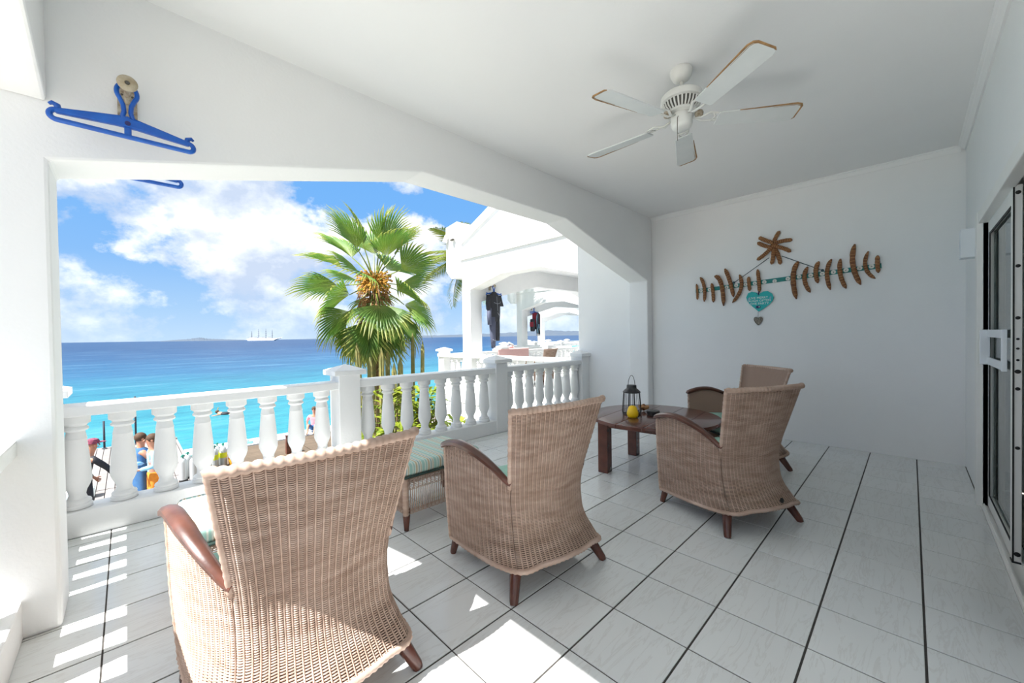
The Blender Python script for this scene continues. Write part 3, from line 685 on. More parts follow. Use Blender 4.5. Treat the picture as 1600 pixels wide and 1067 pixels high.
for k in range(5):
    a = 4.10 + k*2*pi/5
    b = link('blade', BL, fan, loc=(0, 0, 2.575-ZC), rot=(rad(-12), 0, 0))
    b.rotation_mode = 'XYZ'; b.rotation_euler = (Matrix.Rotation(a, 3, 'Z') @ Matrix.Rotation(rad(-12), 3, 'X')).to_euler()
    e = link('peeled_edge', PE, b, label='blade edge with the paint peeled off to brown')
    io = link('blade_iron', IR, fan, loc=(0, 0, 2.583-ZC), rot=b.rotation_euler)
def fanp(a, r, z): return (r*cos(a), r*sin(a), z)
MB().tube([fanp(3.2, .06, -.31), fanp(3.2, .075, -.33), fanp(3.2, .078, -.40), fanp(3.2, .076, -.47)], .0022, 5).build('pull_chain', 'chain', fan)
for a in (2.6, 5.2):
    MB().lathe([(.0, -.285), (.022, -.287), (.026, -.30), (.022, -.318), (0, -.32)][::-1], 14, (.10*cos(a), .10*sin(a), .01)).build('lamp_socket', 'rusty', fan, smooth=True)

# ------------------------------------------------------------------ wall hooks and hangers
def make_hook(label, loc, s=1):
    o = thing('wall_hook', label, 'hook', loc)                     # at the wall face; the peg points along -Y * s
    MB().box(-.034, -.012, -.075, .034, 0, .065).build('plate', 'rusty', o, bevel=.002)
    MB().tube([(0, -.01, 0), (0, -.17, .012)], .011, 10).build('peg', 'rusty', o, smooth='auto')
    MB().lathe([(.020, 0), (.034, .004), (.035, .012), (.028, .018), (.010, .019), (.008, .015), (0, .015)], 22, M4=Matrix.Rotation(pi/2, 4, 'X')).build('end_disc', 'disc', o, loc=(0, -.168, .012), smooth='auto')
    MB().lathe([(.009, 0), (.007, .003), (0, .003)], 12, M4=Matrix.Rotation(pi/2, 4, 'X')).build('disc_screw', 'ventdark', o, loc=(0, -.183, .012))
    for x, z in ((-.018, .03), (.018, .03), (-.018, -.05), (.018, -.05)):
        MB().ball((x, -.013, z), (.005, .003, .005), 8, 5).build('screw', 'ventdark', o)
    return o
def make_hanger(label, loc):
    o = thing('coat_hanger', label, 'hanger', loc)                 # origin: where the loop rests on the peg
    H = .222; y = 0
    # the loop that goes over the peg, closing down into the neck
    lp = [(.033*cos(a), y, -.030+.040*sin(a)) for a in np.linspace(rad(-42), rad(222), 24)]
    lp = [(.020, y, -.152), (.011, y, -.118), (.013, y, -.088)] + lp + [(-.013, y, -.088), (-.011, y, -.118), (-.020, y, -.152)]
    MB().tube(lp, .0090, 8, flat=1.5, up=(0, 1, 0)).build('hook_loop', 'blueplastic', o, smooth=True)
    MB().prism([(-.022, -.146), (-.22, -.187), (-.212, -.200), (-.03, -.186), (.03, -.186), (.212, -.200), (.22, -.187), (.022, -.146), (0, -.135)][::-1], 'y', -.013, .013).build('shoulder_web', 'blueplastic', o, bevel=.006)
    bar = [(.012, -.146), (.10, -.164), (.19, -.183)] + [(.210 + .020*cos(a), -.2055 + .0195*sin(a)) for a in np.linspace(rad(75), rad(-90), 12)]
    out = [(x, y, z) for x, z in bar]; out += [(-x, y, z) for x, z in bar[::-1]] + [out[0]]
    MB().tube(out, .0105, 8, flat=1.3, up=(0, 1, 0)).build('outer_bar', 'blueplastic', o, smooth=True)
    MB().box(-.012, -.006, -.224, .012, .006, -.16).build('centre_strut', 'blueplastic', o, bevel=.003)
    MB().lathe([(.010, -.016), (.010, .016)], 12, M4=Matrix.Rotation(pi/2, 4, 'X')).build('boss', 'navy', o, loc=(0, 0, -.170))
    for s in (-1, 1):
        MB().tube([(s*.204, y, -.188), (s*.208, y, -.166), (s*.222, y, -.160), (s*.230, y, -.168)], [.011, .011, .009, .006], 8, up=(0, 1, 0)).build('strap_notch', 'blueplastic', o, smooth=True)
    return o
hk = make_hook('rusty white wall hook with a cream end disc above the left of the arch', (-2.19, YA, 2.375))
hg = make_hanger('blue plastic wetsuit hanger on the hook above the arch, in front of the wall', (-2.192, YA-.145, 2.388))
hk2 = copy_tree(hk, label='wall hook on the outer face of the arch wall, hidden behind the lintel', loc=(-2.19, YO, 2.375), rz=pi)
hg2 = copy_tree(hg, label='second blue hanger, seen only as a sliver below the arch against the sky', loc=(-2.192, YO+.145, 2.380), rz=0)

# ------------------------------------------------------------------ seed-pod garland on the back wall (coordinates in the wall plane: y, z)
FXW = XR
gl = thing('pod_garland', 'long teal board with shell buttons and brown seed pods hung across the back wall', 'wall decoration', (FXW, 1.1, 1.8))
def wl(y, z, d=0.0): return (-d, y-1.1, z-1.8)
PODS = [[(2.0287, 1.8969), (2.0177, 1.791), (2.0185, 1.6862), 0.0167], [(1.9794, 1.9786), (1.9292, 1.8434), (1.9322, 1.6538), 0.0228], [(1.8396, 1.8857), (1.8244, 1.7736), (1.819, 1.6371), 0.0222], [(1.8039, 1.97), (1.7262, 1.8737), (1.6972, 1.5833), 0.0277], [(1.6818, 2.0522), (1.6266, 1.8963), (1.583, 1.6861), 0.0254], [(1.5179, 1.9574), (1.5015, 1.7851), (1.5984, 1.6181), 0.0231], [(1.4174, 1.9212), (1.415, 1.8409), (1.4056, 1.7471), 0.0211], [(1.3233, 1.997), (1.3103, 1.8613), (1.3042, 1.7188), 0.0218], [(0.922, 2.0335), (0.9716, 1.8688), (0.9419, 1.6121), 0.0269], [(0.8383, 1.9629), (0.8685, 1.8273), (0.8157, 1.6754), 0.0225], [(0.7392, 2.007), (0.7683, 1.9028), (0.748, 1.7704), 0.0229], [(0.6323, 2.0155), (0.6717, 1.8763), (0.6443, 1.6886), 0.0211], [(0.5593, 2.0088), (0.5618, 1.8486), (0.514, 1.6902), 0.0214], [(0.4449, 2.1421), (0.4609, 1.9324), (0.3995, 1.7173), 0.0238], [(0.3413, 2.0528), (0.3637, 1.8919), (0.2893, 1.7686), 0.018], [(0.2724, 1.9991), (0.2744, 1.9197), (0.2668, 1.8231), 0.0194]]
FLC = (1.1674, 2.2461)
FLT = [(1.0991, 2.4094), (0.9762, 2.2804), (0.9891, 2.1481), (1.097, 2.0238), (1.1816, 2.0356), (1.3269, 2.108), (1.3244, 2.3205), (1.3076, 2.3756)]
BOARD = [(2.043, 1.802), (0.2454, 1.8958)]
BTN = [(1.9757, 1.8046), (1.8691, 1.8084), (1.665, 1.8174), (1.5569, 1.8313), (1.455, 1.8322), (1.3547, 1.8345), (1.2559, 1.8397), (1.1523, 1.8393), (1.024, 1.8524), (0.919, 1.8626), (0.815, 1.865), (0.7134, 1.87), (0.6195, 1.8768), (0.5168, 1.8847), (0.4094, 1.8912), (0.3187, 1.8965)]
STR = [(1.2076, 2.1214), (1.5819, 1.8667), (1.0837, 2.1208), (0.711, 1.907)]
HEART = [(1.3149, 1.6884), (1.3348, 1.7188), (1.3854, 1.7366), (1.4266, 1.7211), (1.4466, 1.6731), (1.4374, 1.6314), (1.4016, 1.5764), (1.356, 1.5329), (1.317, 1.4932), (1.2612, 1.5272), (1.2073, 1.572), (1.1735, 1.6119), (1.1623, 1.6503), (1.1778, 1.6965), (1.2211, 1.7297), (1.2651, 1.7297), (1.2974, 1.7098)]

(by0, bz0), (by1, bz1) = BOARD; bl = math.hypot(by1-by0, bz1-bz0); ba = math.atan2(bz1-bz0, by0-by1)
# the board leans slightly: local x runs along it (towards -Y), local z across
MB().box(0, -.012, -.0245, bl, 0, .0245).build('board', 'teal', gl, bevel=.002, loc=wl(by0, bz0), rot=Matrix(((0, 1, 0), (-cos(ba), 0, sin(ba)), (sin(ba), 0, cos(ba)))).to_euler())
def toward(b):  # discs facing -X
    return Matrix.Rotation(-pi/2, 4, 'Y')
for y, z in BTN:
    bt = MB().lathe([(.0225, 0), (.0225, .004), (.020, .006), (.016, .004), (0, .004)], 16, M4=toward(0)).build('button', 'button', gl, loc=wl(y, z, .012), smooth='auto')
    a = random.random()*3
    MB().tube([(-.0055, .007*cos(a), .007*sin(a)), (-.006, -.007*cos(a), -.007*sin(a))], .0024, 4).build('thread', 'dark', bt)
def pod_mesh(mb, seam, pts, w, d):
    """flattened curved pod through three wall points; the seam ridges are separate"""
    A, B, Cc = [np.array(p) for p in pts]; P = []
    for t in np.linspace(0, 1, 13):
        q = 2*(t-.5)*(t-1)*A - 4*t*(t-1)*B + 2*t*(t-.5)*Cc; P.append((-d, q[0], q[1]))
    rs = [w*min(1, .35+1.1*math.sin(pi*min(max(t, .04), .96))**.6) * (.93+.07*cos(9*pi*t)) for t in np.linspace(0, 1, 13)]
    rs[0] *= .45; rs[-1] *= .35
    mb.tube(P, rs, 10, flat=.62, up=(1, 0, 0))
    for k in range(1, 12):
        seam.append((P[k], rs[k], (P[min(k+1, 12)][1]-P[k-1][1], P[min(k+1, 12)][2]-P[k-1][2])))
def pod(parent, pts, w, d):
    mb = MB(); seam = []; pod_mesh(mb, seam, pts, w, d)
    o = mb.build('pod', 'pod', parent, smooth=True)
    sm = MB()
    for p, r, dr in seam:
        L = math.hypot(*dr) or 1; nx, nz = -dr[1]/L, dr[0]/L
        sm.tube([(p[0]-r*.62*sqrt_(1-f*f)-.0006, p[1]+nx*r*f, p[2]+nz*r*f) for f in (-.9, -.5, 0, .5, .9)], .0024, 4)
    sm.build('seam', 'podseam', o)
def sqrt_(x): return math.sqrt(max(x, 0))
for a, b, c, wd in PODS:
    q = [(p[0]-1.1, p[1]-1.8) for p in (a, b, c)]
    pod(gl, q, wd, .012 + wd*.62)
for k in (0, 2): MB().tube([wl(*STR[k], .006), wl(*STR[k+1], .008)], .0038, 5).build('hanging_string', 'string', gl)
MB().lathe([(.014, 0), (.014, .016), (0, .018)], 10, M4=toward(0)).build('knot', 'string', gl, loc=wl(*STR[1], .012)); MB().lathe([(.014, 0), (.014, .016), (0, .018)], 10, M4=toward(0)).build('knot', 'string', gl, loc=wl(*STR[3], .012))
fw = thing('pod_flower', 'eight-armed flower of brown seed pods on the back wall, above the garland', 'wall decoration', (XR, FLC[0], FLC[1]))
for k, (y, z) in enumerate(FLT):
    dy, dz = y-FLC[0], z-FLC[1]
    o6 = (.0, .022, -.0, -.0, .0, .0, -.014, .045)[k]
    pod(fw, [(-dy*.10, -dz*.10 + o6), (dy*.52+dz*.06, dz*.52-dy*.06 + o6*.6), (dy, dz)], .0235, .016 + .011*(k % 3))
ht = thing('heart_sign', 'turquoise wooden heart with white lettering hanging from the pod garland', 'sign', (XR, 1.31, 1.60))
hp_ = [(y-1.31, z-1.60) for y, z in HEART]
MB().prism(hp_, 'x', -.022, -.006).build('heart_board', 'tealheart', ht, bevel=.003)
MB().tube([(-.016, .006, .075), (-.020, .004, .12), (-.03, 0, .135)], .006, 6).build('hanging_ribbon', 'navy', ht)
def text(body, size, parent, y, z, d, mat, name='lettering'):
    cu = bpy.data.curves.new(name, 'FONT'); cu.body = body; cu.size = size; cu.align_x = 'CENTER'; cu.align_y = 'CENTER'; cu.extrude = .0006; cu.space_character = 1.05
    o = bpy.data.objects.new('tmp', cu); COL.objects.link(o)
    me = bpy.data.meshes.new_from_object(o.evaluated_get(bpy.context.evaluated_depsgraph_get())); bpy.data.objects.remove(o)
    me.materials.clear(); me.materials.append(M[mat])
    return link(name, me, parent, loc=(-d, y, z), rot=Matrix(((0, 0, -1), (-1, 0, 0), (0, 1, 0))).to_euler())
for tx, z in (('LIVE MERRY', .056), ('LAUGH OFTEN', .022), ('LOVE PARTY', -.013)): text(tx, .036, ht, .006, z, .0228, 'lettering')
MB().ball((-.022, .009, -.052), (.004, .026, .017), 12, 6).build('painted_spot', 'navy', ht, smooth=True)
MB().ball((-.026, -.002, -.050), (.002, .006, .006), 8, 5).build('painted_dot', 'lettering', ht)
for y in (-.11, .115): MB().tube([(-.0225, y, .03), (-.0225, y-.006, .052), (-.0225, y-.012, .066)], [.006, .010, .003], 6, up=(1, 0, 0), flat=.2).build('painted_leaf', 'bluehose', ht)
pn = thing('heart_pendant', 'small tarnished silver filigree heart hanging below the turquoise heart', 'pendant', (XR, 1.3215, 1.387))
MB().tube([(-.014, 0, .105), (-.014, 0, .048)], .0016, 5).build('cord', 'string', pn)
hs = [(.0*1, .018), (.012, .036), (.028, .040), (.041, .026), (.041, .006), (.026, -.024), (0, -.055)]
hs = hs + [(-y, z) for y, z in hs[-2:0:-1]]
for k in range(len(hs)):
    a, b = hs[k], hs[(k+1) % len(hs)]; MB().tube([(-.016, *a), (-.016, *b)], .006, 6).build('wire_edge', 'silver', pn, smooth=True)
MB().prism([(y*.92, z*.92) for y, z in hs], 'x', -.020, -.012).build('heart_body', 'silver', pn, bevel=.004)
for k in range(14):
    a = k*2.4; r = .007+.0018*k; MB().ball((-.021, r*cos(a), .004+r*sin(a)), .0058, 6, 4).build('filigree_bead', 'silver', pn)

# ------------------------------------------------------------------ ground, dock, sea, far shore
struct(MB().box(-60, -30, -2.9, 90, 15.85, -2.47).build('ground', 'sand'))
seam_ = MB(); seam_.add([(-30000, 6, -3.3), (30000, 6, -3.3), (30000, 40000, -3.3), (-30000, 40000, -3.3)], [(0, 1, 2, 3)])
struct(seam_.build('sea', 'sea'))
def ridge(name, pts, depth=700):
    """pts: (x, y, height) along the skyline; a strip of hills with a front slope, a crest and a back slope"""
    mb = MB(); vs = []; fs = []; rows = 5; n = 0
    P = []
    for (a, b) in zip(pts[:-1], pts[1:]):
        for t in np.linspace(0, 1, 14, endpoint=False): P.append([lerp(a[k], b[k], t) for k in range(3)])
    P.append(list(pts[-1])); n = len(P); r = random.Random(3)
    for i, p in enumerate(P):
        d = Vector((p[0], p[1], 0)).normalized(); h = p[2]*(1+.18*(r.random()-.5))
        for k, (o, f) in enumerate(((-1, 0), (-.5, .45), (0, 1), (.6, .6), (1.4, 0))): vs.append((p[0]+d.x*o*depth, p[1]+d.y*o*depth, -3.4 + (h+3)*f*(1+.1*(r.random()-.5))))
    fs = [(i*5+k, (i+1)*5+k, (i+1)*5+k+1, i*5+k+1) for i in range(n-1) for k in range(4)]
    mb.add(vs, fs); return struct(mb.build(name, 'hillmat', smooth=True))
ridge('hills', [(380, 8040, 4), (560, 7860, 20), (700, 7730, 32), (808, 7624, 52), (900, 7530, 30), (1072, 7363, 17), (1300, 7160, 6)], 300)
ridge('hills', [(2200, 7600, 4), (2959, 6909, 16), (3700, 6250, 30), (4261, 5628, 44), (4830, 5067, 60), (5279, 4627, 95), (5725, 4187, 75), (6200, 3600, 60), (6800, 2900, 50)], 600)

dk = thing('dock', 'wooden boat dock below the terrace, pale planks at left, brown at right', 'dock', (0, 0, -2.4))
PL = MB().box(-.076, 0, -.04, .076, 5.4, 0).mesh('plank', 'deckpale', bevel=.004, seg=1)
PB = MB().box(0, -.088, -.04, 2.85, .088, 0).mesh('plank', 'deckbrown', bevel=.004, seg=1)
for i in range(26):
    x = -5.2 + .165*i
    for y in (8.6, 14.05): link('plank', PL, dk, loc=(x, y, 0))
for i in range(26):
    y = 11.2 + .188*i
    for x in (-.80, 2.08): link('plank', PB, dk, loc=(x, y, 0))
MB().box(-5.3, 19.46, -.9, -.9, 19.62, .0).box(-5.3, 8.5, -.06, -.9, 19.46, -.045).build('dock_edge', 'deckpale', dk)
MB().box(-.9, 16.1, -.9, 5.0, 17.05, .02).build('concrete_curb', 'masonry', dk, bevel=.01)
for x in (-4.9, -3.0, -1.2): MB().tube([(x, 19.3, -1.5), (x, 19.3, -.05)], .12, 10).build('piling', 'deckbrown', dk)
for x, y, h, lab in ((-2.80, 19.35, .95, 'short dark pole at the sea end of the pale dock, left of the two people'), (-2.02, 19.35, 1.7, 'tall thin dark pole on the dock behind the pair of people'), (-.28, 16.6, 1.9, 'dark pole with a yellow flag tube beside the scuba tanks')):
    p = thing('dock_pole', lab, 'pole', (x, y, -2.40)); MB().tube([(0, 0, 0), (.0, 0, h)], .028, 8).build('shaft', 'cloth_dark', p, smooth=True)
    MB().lathe([(.07, 0), (.07, .02), (.03, .04), (0, .04)], 10).build('foot_plate', 'cloth_dark', p)
    if h == 1.9: MB().lathe([(.05, 1.25), (.06, 1.27), (.06, 1.9), (.04, 1.92)], 10).build('flag_tube', 'tankyellow', p)
rp = thing('dock_post', 'short red-brown wooden post on the brown deck', 'post', (1.42, 14.0, -2.4)); MB().box(-.07, -.07, 0, .07, .07, .55).build('shaft', 'wood', rp, bevel=.008); MB().box(-.08, -.08, .55, .08, .08, .59).build('cap', 'wood', rp, bevel=.01)
def tank(loc, label, band):
    o = thing('scuba_tank', label, 'tank', loc, random.random()*6, 'scuba tanks on the dock')
    MB().lathe([(.070, 0), (.088, .02), (.088, .50), (.078, .555), (.045, .60), (.030, .612), (0, .613)], 16).build('cylinder', 'tank', o, smooth='auto')
    MB().lathe([(.093, 0), (.093, .06), (.089, .065)], 16).build('boot', 'tankblack', o)
    MB().lathe([(.018, .61), (.018, .66), (.03, .662), (.03, .70), (0, .705)], 12).build('valve', 'valve', o)
    MB().tube([(-.05, 0, .66), (.05, 0, .66)], .016, 8).build('valve_knob', 'valve', o)
    if band: MB().lathe([(.0885, .30), (.0905, .305), (.0905, .44), (.0885, .445)], 16).build('band', 'tankyellow', o)
for k, (x, y) in enumerate([(-1.22, 13.25), (-1.02, 13.1), (-.88, 13.35), (-1.10, 13.5), (-.72, 13.2)]):
    tank((x, y, -2.4), ['leftmost bare silver scuba tank of the cluster on the dock', 'nearest bare silver scuba tank, in front of the cluster on the dock', 'bare silver scuba tank in the middle right of the cluster', 'farthest bare silver scuba tank, at the back of the cluster', 'rightmost bare silver scuba tank of the cluster on the dock'][k], False)
for k, (x, y) in enumerate([(-.50, 13.75), (-.29, 13.85), (-.40, 14.05)]):
    tank((x, y, -2.4), ['left scuba tank with a yellow-green band, by the yellow flag pole', 'right scuba tank with a yellow-green band, next to the orange bucket', 'scuba tank with a yellow-green band behind the other two banded tanks'][k], True)
yb = thing('weight_bucket', 'small orange-yellow bucket beside the yellow-banded tanks', 'bucket', (-.06, 13.75, -2.4)); MB().lathe([(.10, 0), (.13, .25), (.14, .26), (.12, .25), (.09, .03), (0, .02)], 16).build('pail', 'hose_o', yb); MB().tube([(.13*cos(a), 0, .25+.09*sin(a)) for a in np.linspace(0, pi, 10)], .006, 5).build('handle', 'dark', yb)
kit = thing('gear_bag', 'white and blue gear bag lying on the pale dock at the far left', 'bag', (-3.05, 13.6, -2.4)); MB().box(-.25, -.16, 0, .25, .16, .26).build('body', 'lettering', kit, bevel=.06, seg=3, smooth='auto'); MB().box(-.12, -.165, .02, .10, .165, .265).build('side_panel', 'cloth_blue', kit, bevel=.05); MB().tube([(-.12, 0, .25), (-.08, 0, .36), (.08, 0, .36), (.12, 0, .25)], .015, 6).build('strap', 'cloth_dark', kit)
tw = thing('towel', 'pale blue towel lying on the concrete curb behind the brown deck', 'towel', (.55, 16.4, -2.38)); MB().box(-.35, -.2, 0, .35, .2, .10).build('folded_cloth', 'cloth_light', tw, bevel=.04, seg=3, smooth='auto'); MB().box(-.30, -.17, .10, .22, .16, .15).build('top_fold', 'lettering', tw, bevel=.02, seg=2)

# ------------------------------------------------------------------ people
def skinmesh(name, verts, edges, radii, mat, parent, root=0, sub=1, label=None, smooth=True):
    me = bpy.data.meshes.new(name); me.from_pydata([tuple(v) for v in verts], edges, [])
    bm = bmesh.new(); bm.from_mesh(me); bm.verts.layers.skin.verify(); bm.to_mesh(me); bm.free()
    o = link(name, me, parent, label=label)
    sv = me.skin_vertices[0].data
    for i, r in enumerate(radii):
        rr = r if isinstance(r, tuple) else (r, r); sv[i].radius = rr; sv[i].use_root = (i == root)
    me.materials.append(M[mat])
    md = o.modifiers.new('skin', 'SKIN'); md.use_smooth_shade = True; md.branch_smoothing = .3
    sb = o.modifiers.new('sub', 'SUBSURF'); sb.levels = sub; sb.render_levels = sub
    return o
def person(label, loc, rz, J, top, bottom, hair=None, cap=None, sleeves=True, long_legs=False, robe=None):
    """J: dict of joints (metres, facing +y). Body one continuous skin; clothes and hair are children."""
    o = thing('person', label, 'person', loc, rz)
    D = dict(pelvis=(0, 0, .93), waist=(0, .0, 1.08), chest=(0, .01, 1.28), neck=(0, .01, 1.46), head0=(0, .02, 1.56), head1=(0, .03, 1.64), head2=(0, .02, 1.71),
             sl=(-.18, 0, 1.40), el=(-.23, -.02, 1.13), wl=(-.23, .06, .90), sr=(.18, 0, 1.40), er=(.23, -.02, 1.13), wr=(.23, .06, .90),
             hl=(-.09, 0, .88), kl=(-.10, .03, .48), al=(-.10, 0, .08), tl=(-.11, .14, .03), hr=(.09, 0, .88), kr=(.10, .03, .48), ar=(.10, 0, .08), tr=(.11, .14, .03))
    D.update(J)
    R = dict(pelvis=(.15, .11), waist=(.13, .095), chest=(.155, .105), neck=.055, head0=(.068, .078), head1=(.078, .095), head2=(.055, .07), sl=.058, el=.040, wl=.027, sr=.058, er=.040, wr=.027,
             hl=.088, kl=.055, al=.038, tl=.03, hr=.088, kr=.055, ar=.038, tr=.03)
    names = list(D); V = [Vector(D[n]) for n in names]; ix = {n: i for i, n in enumerate(names)}
    E = [('pelvis', 'waist'), ('waist', 'chest'), ('chest', 'neck'), ('neck', 'head0'), ('head0', 'head1'), ('head1', 'head2'), ('chest', 'sl'), ('sl', 'el'), ('el', 'wl'), ('chest', 'sr'), ('sr', 'er'), ('er', 'wr'), ('pelvis', 'hl'), ('hl', 'kl'), ('kl', 'al'), ('al', 'tl'), ('pelvis', 'hr'), ('hr', 'kr'), ('kr', 'ar'), ('ar', 'tr')]
    E = [(ix[a], ix[b]) for a, b in E]; rad_ = [R[n] for n in names]
    for s, wn, en in ((-1, 'wl', 'el'), (1, 'wr', 'er')):
        wv = Vector(D[wn]); d = (wv-Vector(D[en])).normalized(); sd = d.cross(Vector((0, 1, .01))).normalized(); fw_ = sd.cross(d).normalized()
        pi_ = len(V); V.append(wv + d*.06); rad_.append((.034, .020)); E.append((ix[wn], pi_))
        for k, (off, ln) in enumerate(((-.030, .070), (-.010, .082), (.011, .078), (.031, .062))):
            a = len(V); V.append(wv + d*(.10) + fw_*off); rad_.append(.0095); E.append((pi_, a)); V.append(wv + d*(.10+ln*.6) + fw_*off + sd*(-s*.012)); rad_.append(.0085); E.append((a, a+1))
        a = len(V); V.append(wv + d*.065 + fw_*.052); rad_.append(.010); E.append((pi_, a)); V.append(wv + d*.105 + fw_*.066 - sd*s*.012); rad_.append(.009); E.append((a, a+1))
    skinmesh('body', V, E, rad_, 'skin', o)
    hd = Vector(D['head1']); fwd = Vector((0, 1, 0)); fa = J.get('_look', 0)
    fwd = Vector((sin(fa), cos(fa), 0)); sdv = Vector((cos(fa), -sin(fa), 0))
    for s in (-1, 1):
        MB().ball(hd + fwd*.088 + sdv*(.032*s) + Vector((0, 0, .012)), .010, 8, 5).build('eye', 'dark', o)
        MB().ball(hd + sdv*(.082*s) - fwd*.005 + Vector((0, 0, -.005)), (.014, .022, .03), 8, 5).build('ear', 'skin', o, smooth=True)
    MB().tube([hd + fwd*.090 + Vector((0, 0, .02)), hd + fwd*.116 + Vector((0, 0, -.018)), hd + fwd*.092 + Vector((0, 0, -.026))], [.008, .013, .008], 6).build('nose', 'skin', o, smooth=True)
    MB().tube([hd + fwd*.088 + sdv*(-.024) + Vector((0, 0, -.052)), hd + fwd*.094 + Vector((0, 0, -.050)), hd + fwd*.088 + sdv*.024 + Vector((0, 0, -.052))], .006, 6).build('mouth', 'cloth_pink', o)
    def cl(name, ns, edges, grow, mat, over={}):
        vv = [D[n] for n in ns]; rr = []
        for n in ns:
            r = over.get(n, R[n]); r = r if isinstance(r, tuple) else (r, r); rr.append((r[0]+grow, r[1]+grow))
        skinmesh(name, vv, [(ns.index(a), ns.index(b)) for a, b in edges], rr, mat, o)
    if top:
        D['nb'] = tuple(lerp(D['chest'][k], D['neck'][k], .72) for k in range(3)); R['nb'] = .075
        ns = ['pelvis', 'waist', 'chest', 'nb', 'sl', 'sr']; ed = [('pelvis', 'waist'), ('waist', 'chest'), ('chest', 'nb'), ('chest', 'sl'), ('chest', 'sr')]
        if sleeves:
            ns += ['el', 'er']; ed += [('sl', 'el'), ('sr', 'er')]
            if sleeves == 'long':
                ns += ['wl', 'wr']; ed += [('el', 'wl'), ('er', 'wr')]
        cl('shirt', ns, ed, .014, top)
    if bottom:
        ns = ['waist', 'pelvis', 'hl', 'kl', 'hr', 'kr']; ed = [('waist', 'pelvis'), ('pelvis', 'hl'), ('hl', 'kl'), ('pelvis', 'hr'), ('hr', 'kr')]
        if long_legs: ns += ['al', 'ar']; ed += [('kl', 'al'), ('kr', 'ar')]
        cl('trousers' if long_legs else 'shorts', ns, ed, .020, bottom)
    if robe:
        mb = MB(); n = 18; prof = [(.24, .16), (.23, .4), (.20, .75), (.175, .95), (.165, 1.12), (.185, 1.32), (.15, 1.42), (.08, 1.46)]
        vs = []
        for r, z in prof:
            sh_ = 1+.0*z
            for k in range(n):
                a = 2*pi*k/n; w_ = 1 + .06*cos(5*a)*(1.4-z); vs.append((r*1.05*w_*cos(a), r*.78*w_*sin(a), z))
        fs = [(i*n+k, i*n+(k+1) % n, (i+1)*n+(k+1) % n, (i+1)*n+k) for i in range(len(prof)-1) for k in range(n)]
        mb.add(vs, fs).build('robe', robe, o, smooth=True)
    up = Vector((0, 0, 1))
    if hair:
        mb = MB(); mb.ball(hd - fwd*.022 + up*.030, (.098, .100, .096), 14, 9)
        if hair == 'long': mb.ball(hd - fwd*.070 - up*.06, (.075, .05, .12), 10, 7)
        mb.build('hair', 'hair', o, smooth=True)
    if cap:
        MB().lathe([(.103, .035), (.103, .075), (.085, .115), (.045, .135), (0, .138)], 16).build('cap', cap, o, loc=hd, smooth='auto')
        MB().box(-.07, .06, .035, .07, .19, .045).build('cap_brim', cap, o, loc=hd, rot=(0, 0, -fa), bevel=.003)
    return o
person('person in a slate-blue robe standing on the pale dock, facing another person in light blue', (-2.05, 11.12, -2.38), rad(-80), dict(el=(-.20, .16, 1.20), wl=(-.08, .34, 1.25), er=(.20, .15, 1.16), wr=(.10, .32, 1.15)), None, 'cloth_dark', hair='short', long_legs=True, robe='cloth_blue')
person('person in a light blue shirt and orange shorts standing on the dock, arm bent', (-1.86, 10.82, -2.38), rad(95), dict(el=(-.24, .02, 1.14), wl=(-.12, .22, 1.10), er=(.22, .10, 1.15), wr=(.08, .28, 1.18)), 'cloth_light', 'cloth_orange', hair='long', sleeves='long')
person('person in black wetsuit and dark plaid cap on the dock, one arm reaching down', (-2.86, 11.25, -2.38), rad(-60), dict(chest=(0, .06, 1.26), neck=(0, .11, 1.43), head0=(0, .14, 1.52), head1=(0, .16, 1.60), head2=(0, .16, 1.67), sl=(-.18, .07, 1.37), sr=(.18, .07, 1.37), er=(.24, .26, 1.14), wr=(.20, .42, .90), el=(-.25, .1, 1.10), wl=(-.20, .26, .92)), 'neoprene', 'neoprene', cap='plaid', sleeves='long', long_legs=True)
person('person in a pink top sitting on the concrete curb of the dock', (3.05, 16.62, -2.86), rad(150), dict(pelvis=(0, 0, .60), waist=(0, -.04, .75), chest=(0, -.06, .95), neck=(0, -.05, 1.13), head0=(0, -.03, 1.23), head1=(0, -.01, 1.31), head2=(0, -.02, 1.38), sl=(-.18, -.06, 1.07), sr=(.18, -.06, 1.07), el=(-.30, -.20, .84), wl=(-.32, -.26, .60), er=(.30, -.20, .84), wr=(.32, -.26, .60), hl=(-.09, .04, .58), hr=(.09, .04, .58), kl=(-.13, .44, .80), kr=(.13, .44, .80), al=(-.12, .60, .54), ar=(.12, .60, .54), tl=(-.12, .74, .51), tr=(.12, .74, .51)), 'cloth_pink', 'cloth_blue', hair='short')
def swimmer(loc, label):
    o = thing('snorkeler', label, 'person', loc, 1.0)
    V = [(0, 0, -.10), (0, -.3, -.12), (0, -.62, -.16), (0, .2, -.02), (0, .34, .08), (0, .38, .14), (-.22, .22, -.05), (-.42, .5, -.08), (.22, .22, -.05), (.40, .5, -.08), (-.12, -.95, -.2), (.12, -.95, -.2), (-.14, -1.35, -.2), (.14, -1.35, -.2)]
    E = [(0, 1), (1, 2), (0, 3), (3, 4), (4, 5), (3, 6), (6, 7), (3, 8), (8, 9), (2, 10), (2, 11), (10, 12), (11, 13)]
    skinmesh('body', V, E, [.15, .13, .13, .09, .09, .07, .06, .035, .06, .035, .07, .07, .04, .04], 'skin', o)
    MB().ball((0, .36, .13), (.10, .11, .10), 12, 8).build('hair', 'hair', o, smooth=True)
    MB().ball((0, -.05, -.02), (.19, .28, .12), 12, 8).build('wetsuit_top', 'neoprene', o, smooth=True)
    MB().tube([(.10, .44, .02), (.11, .40, .2), (.10, .34, .36)], .018, 6).build('snorkel', 'hose_o', o)
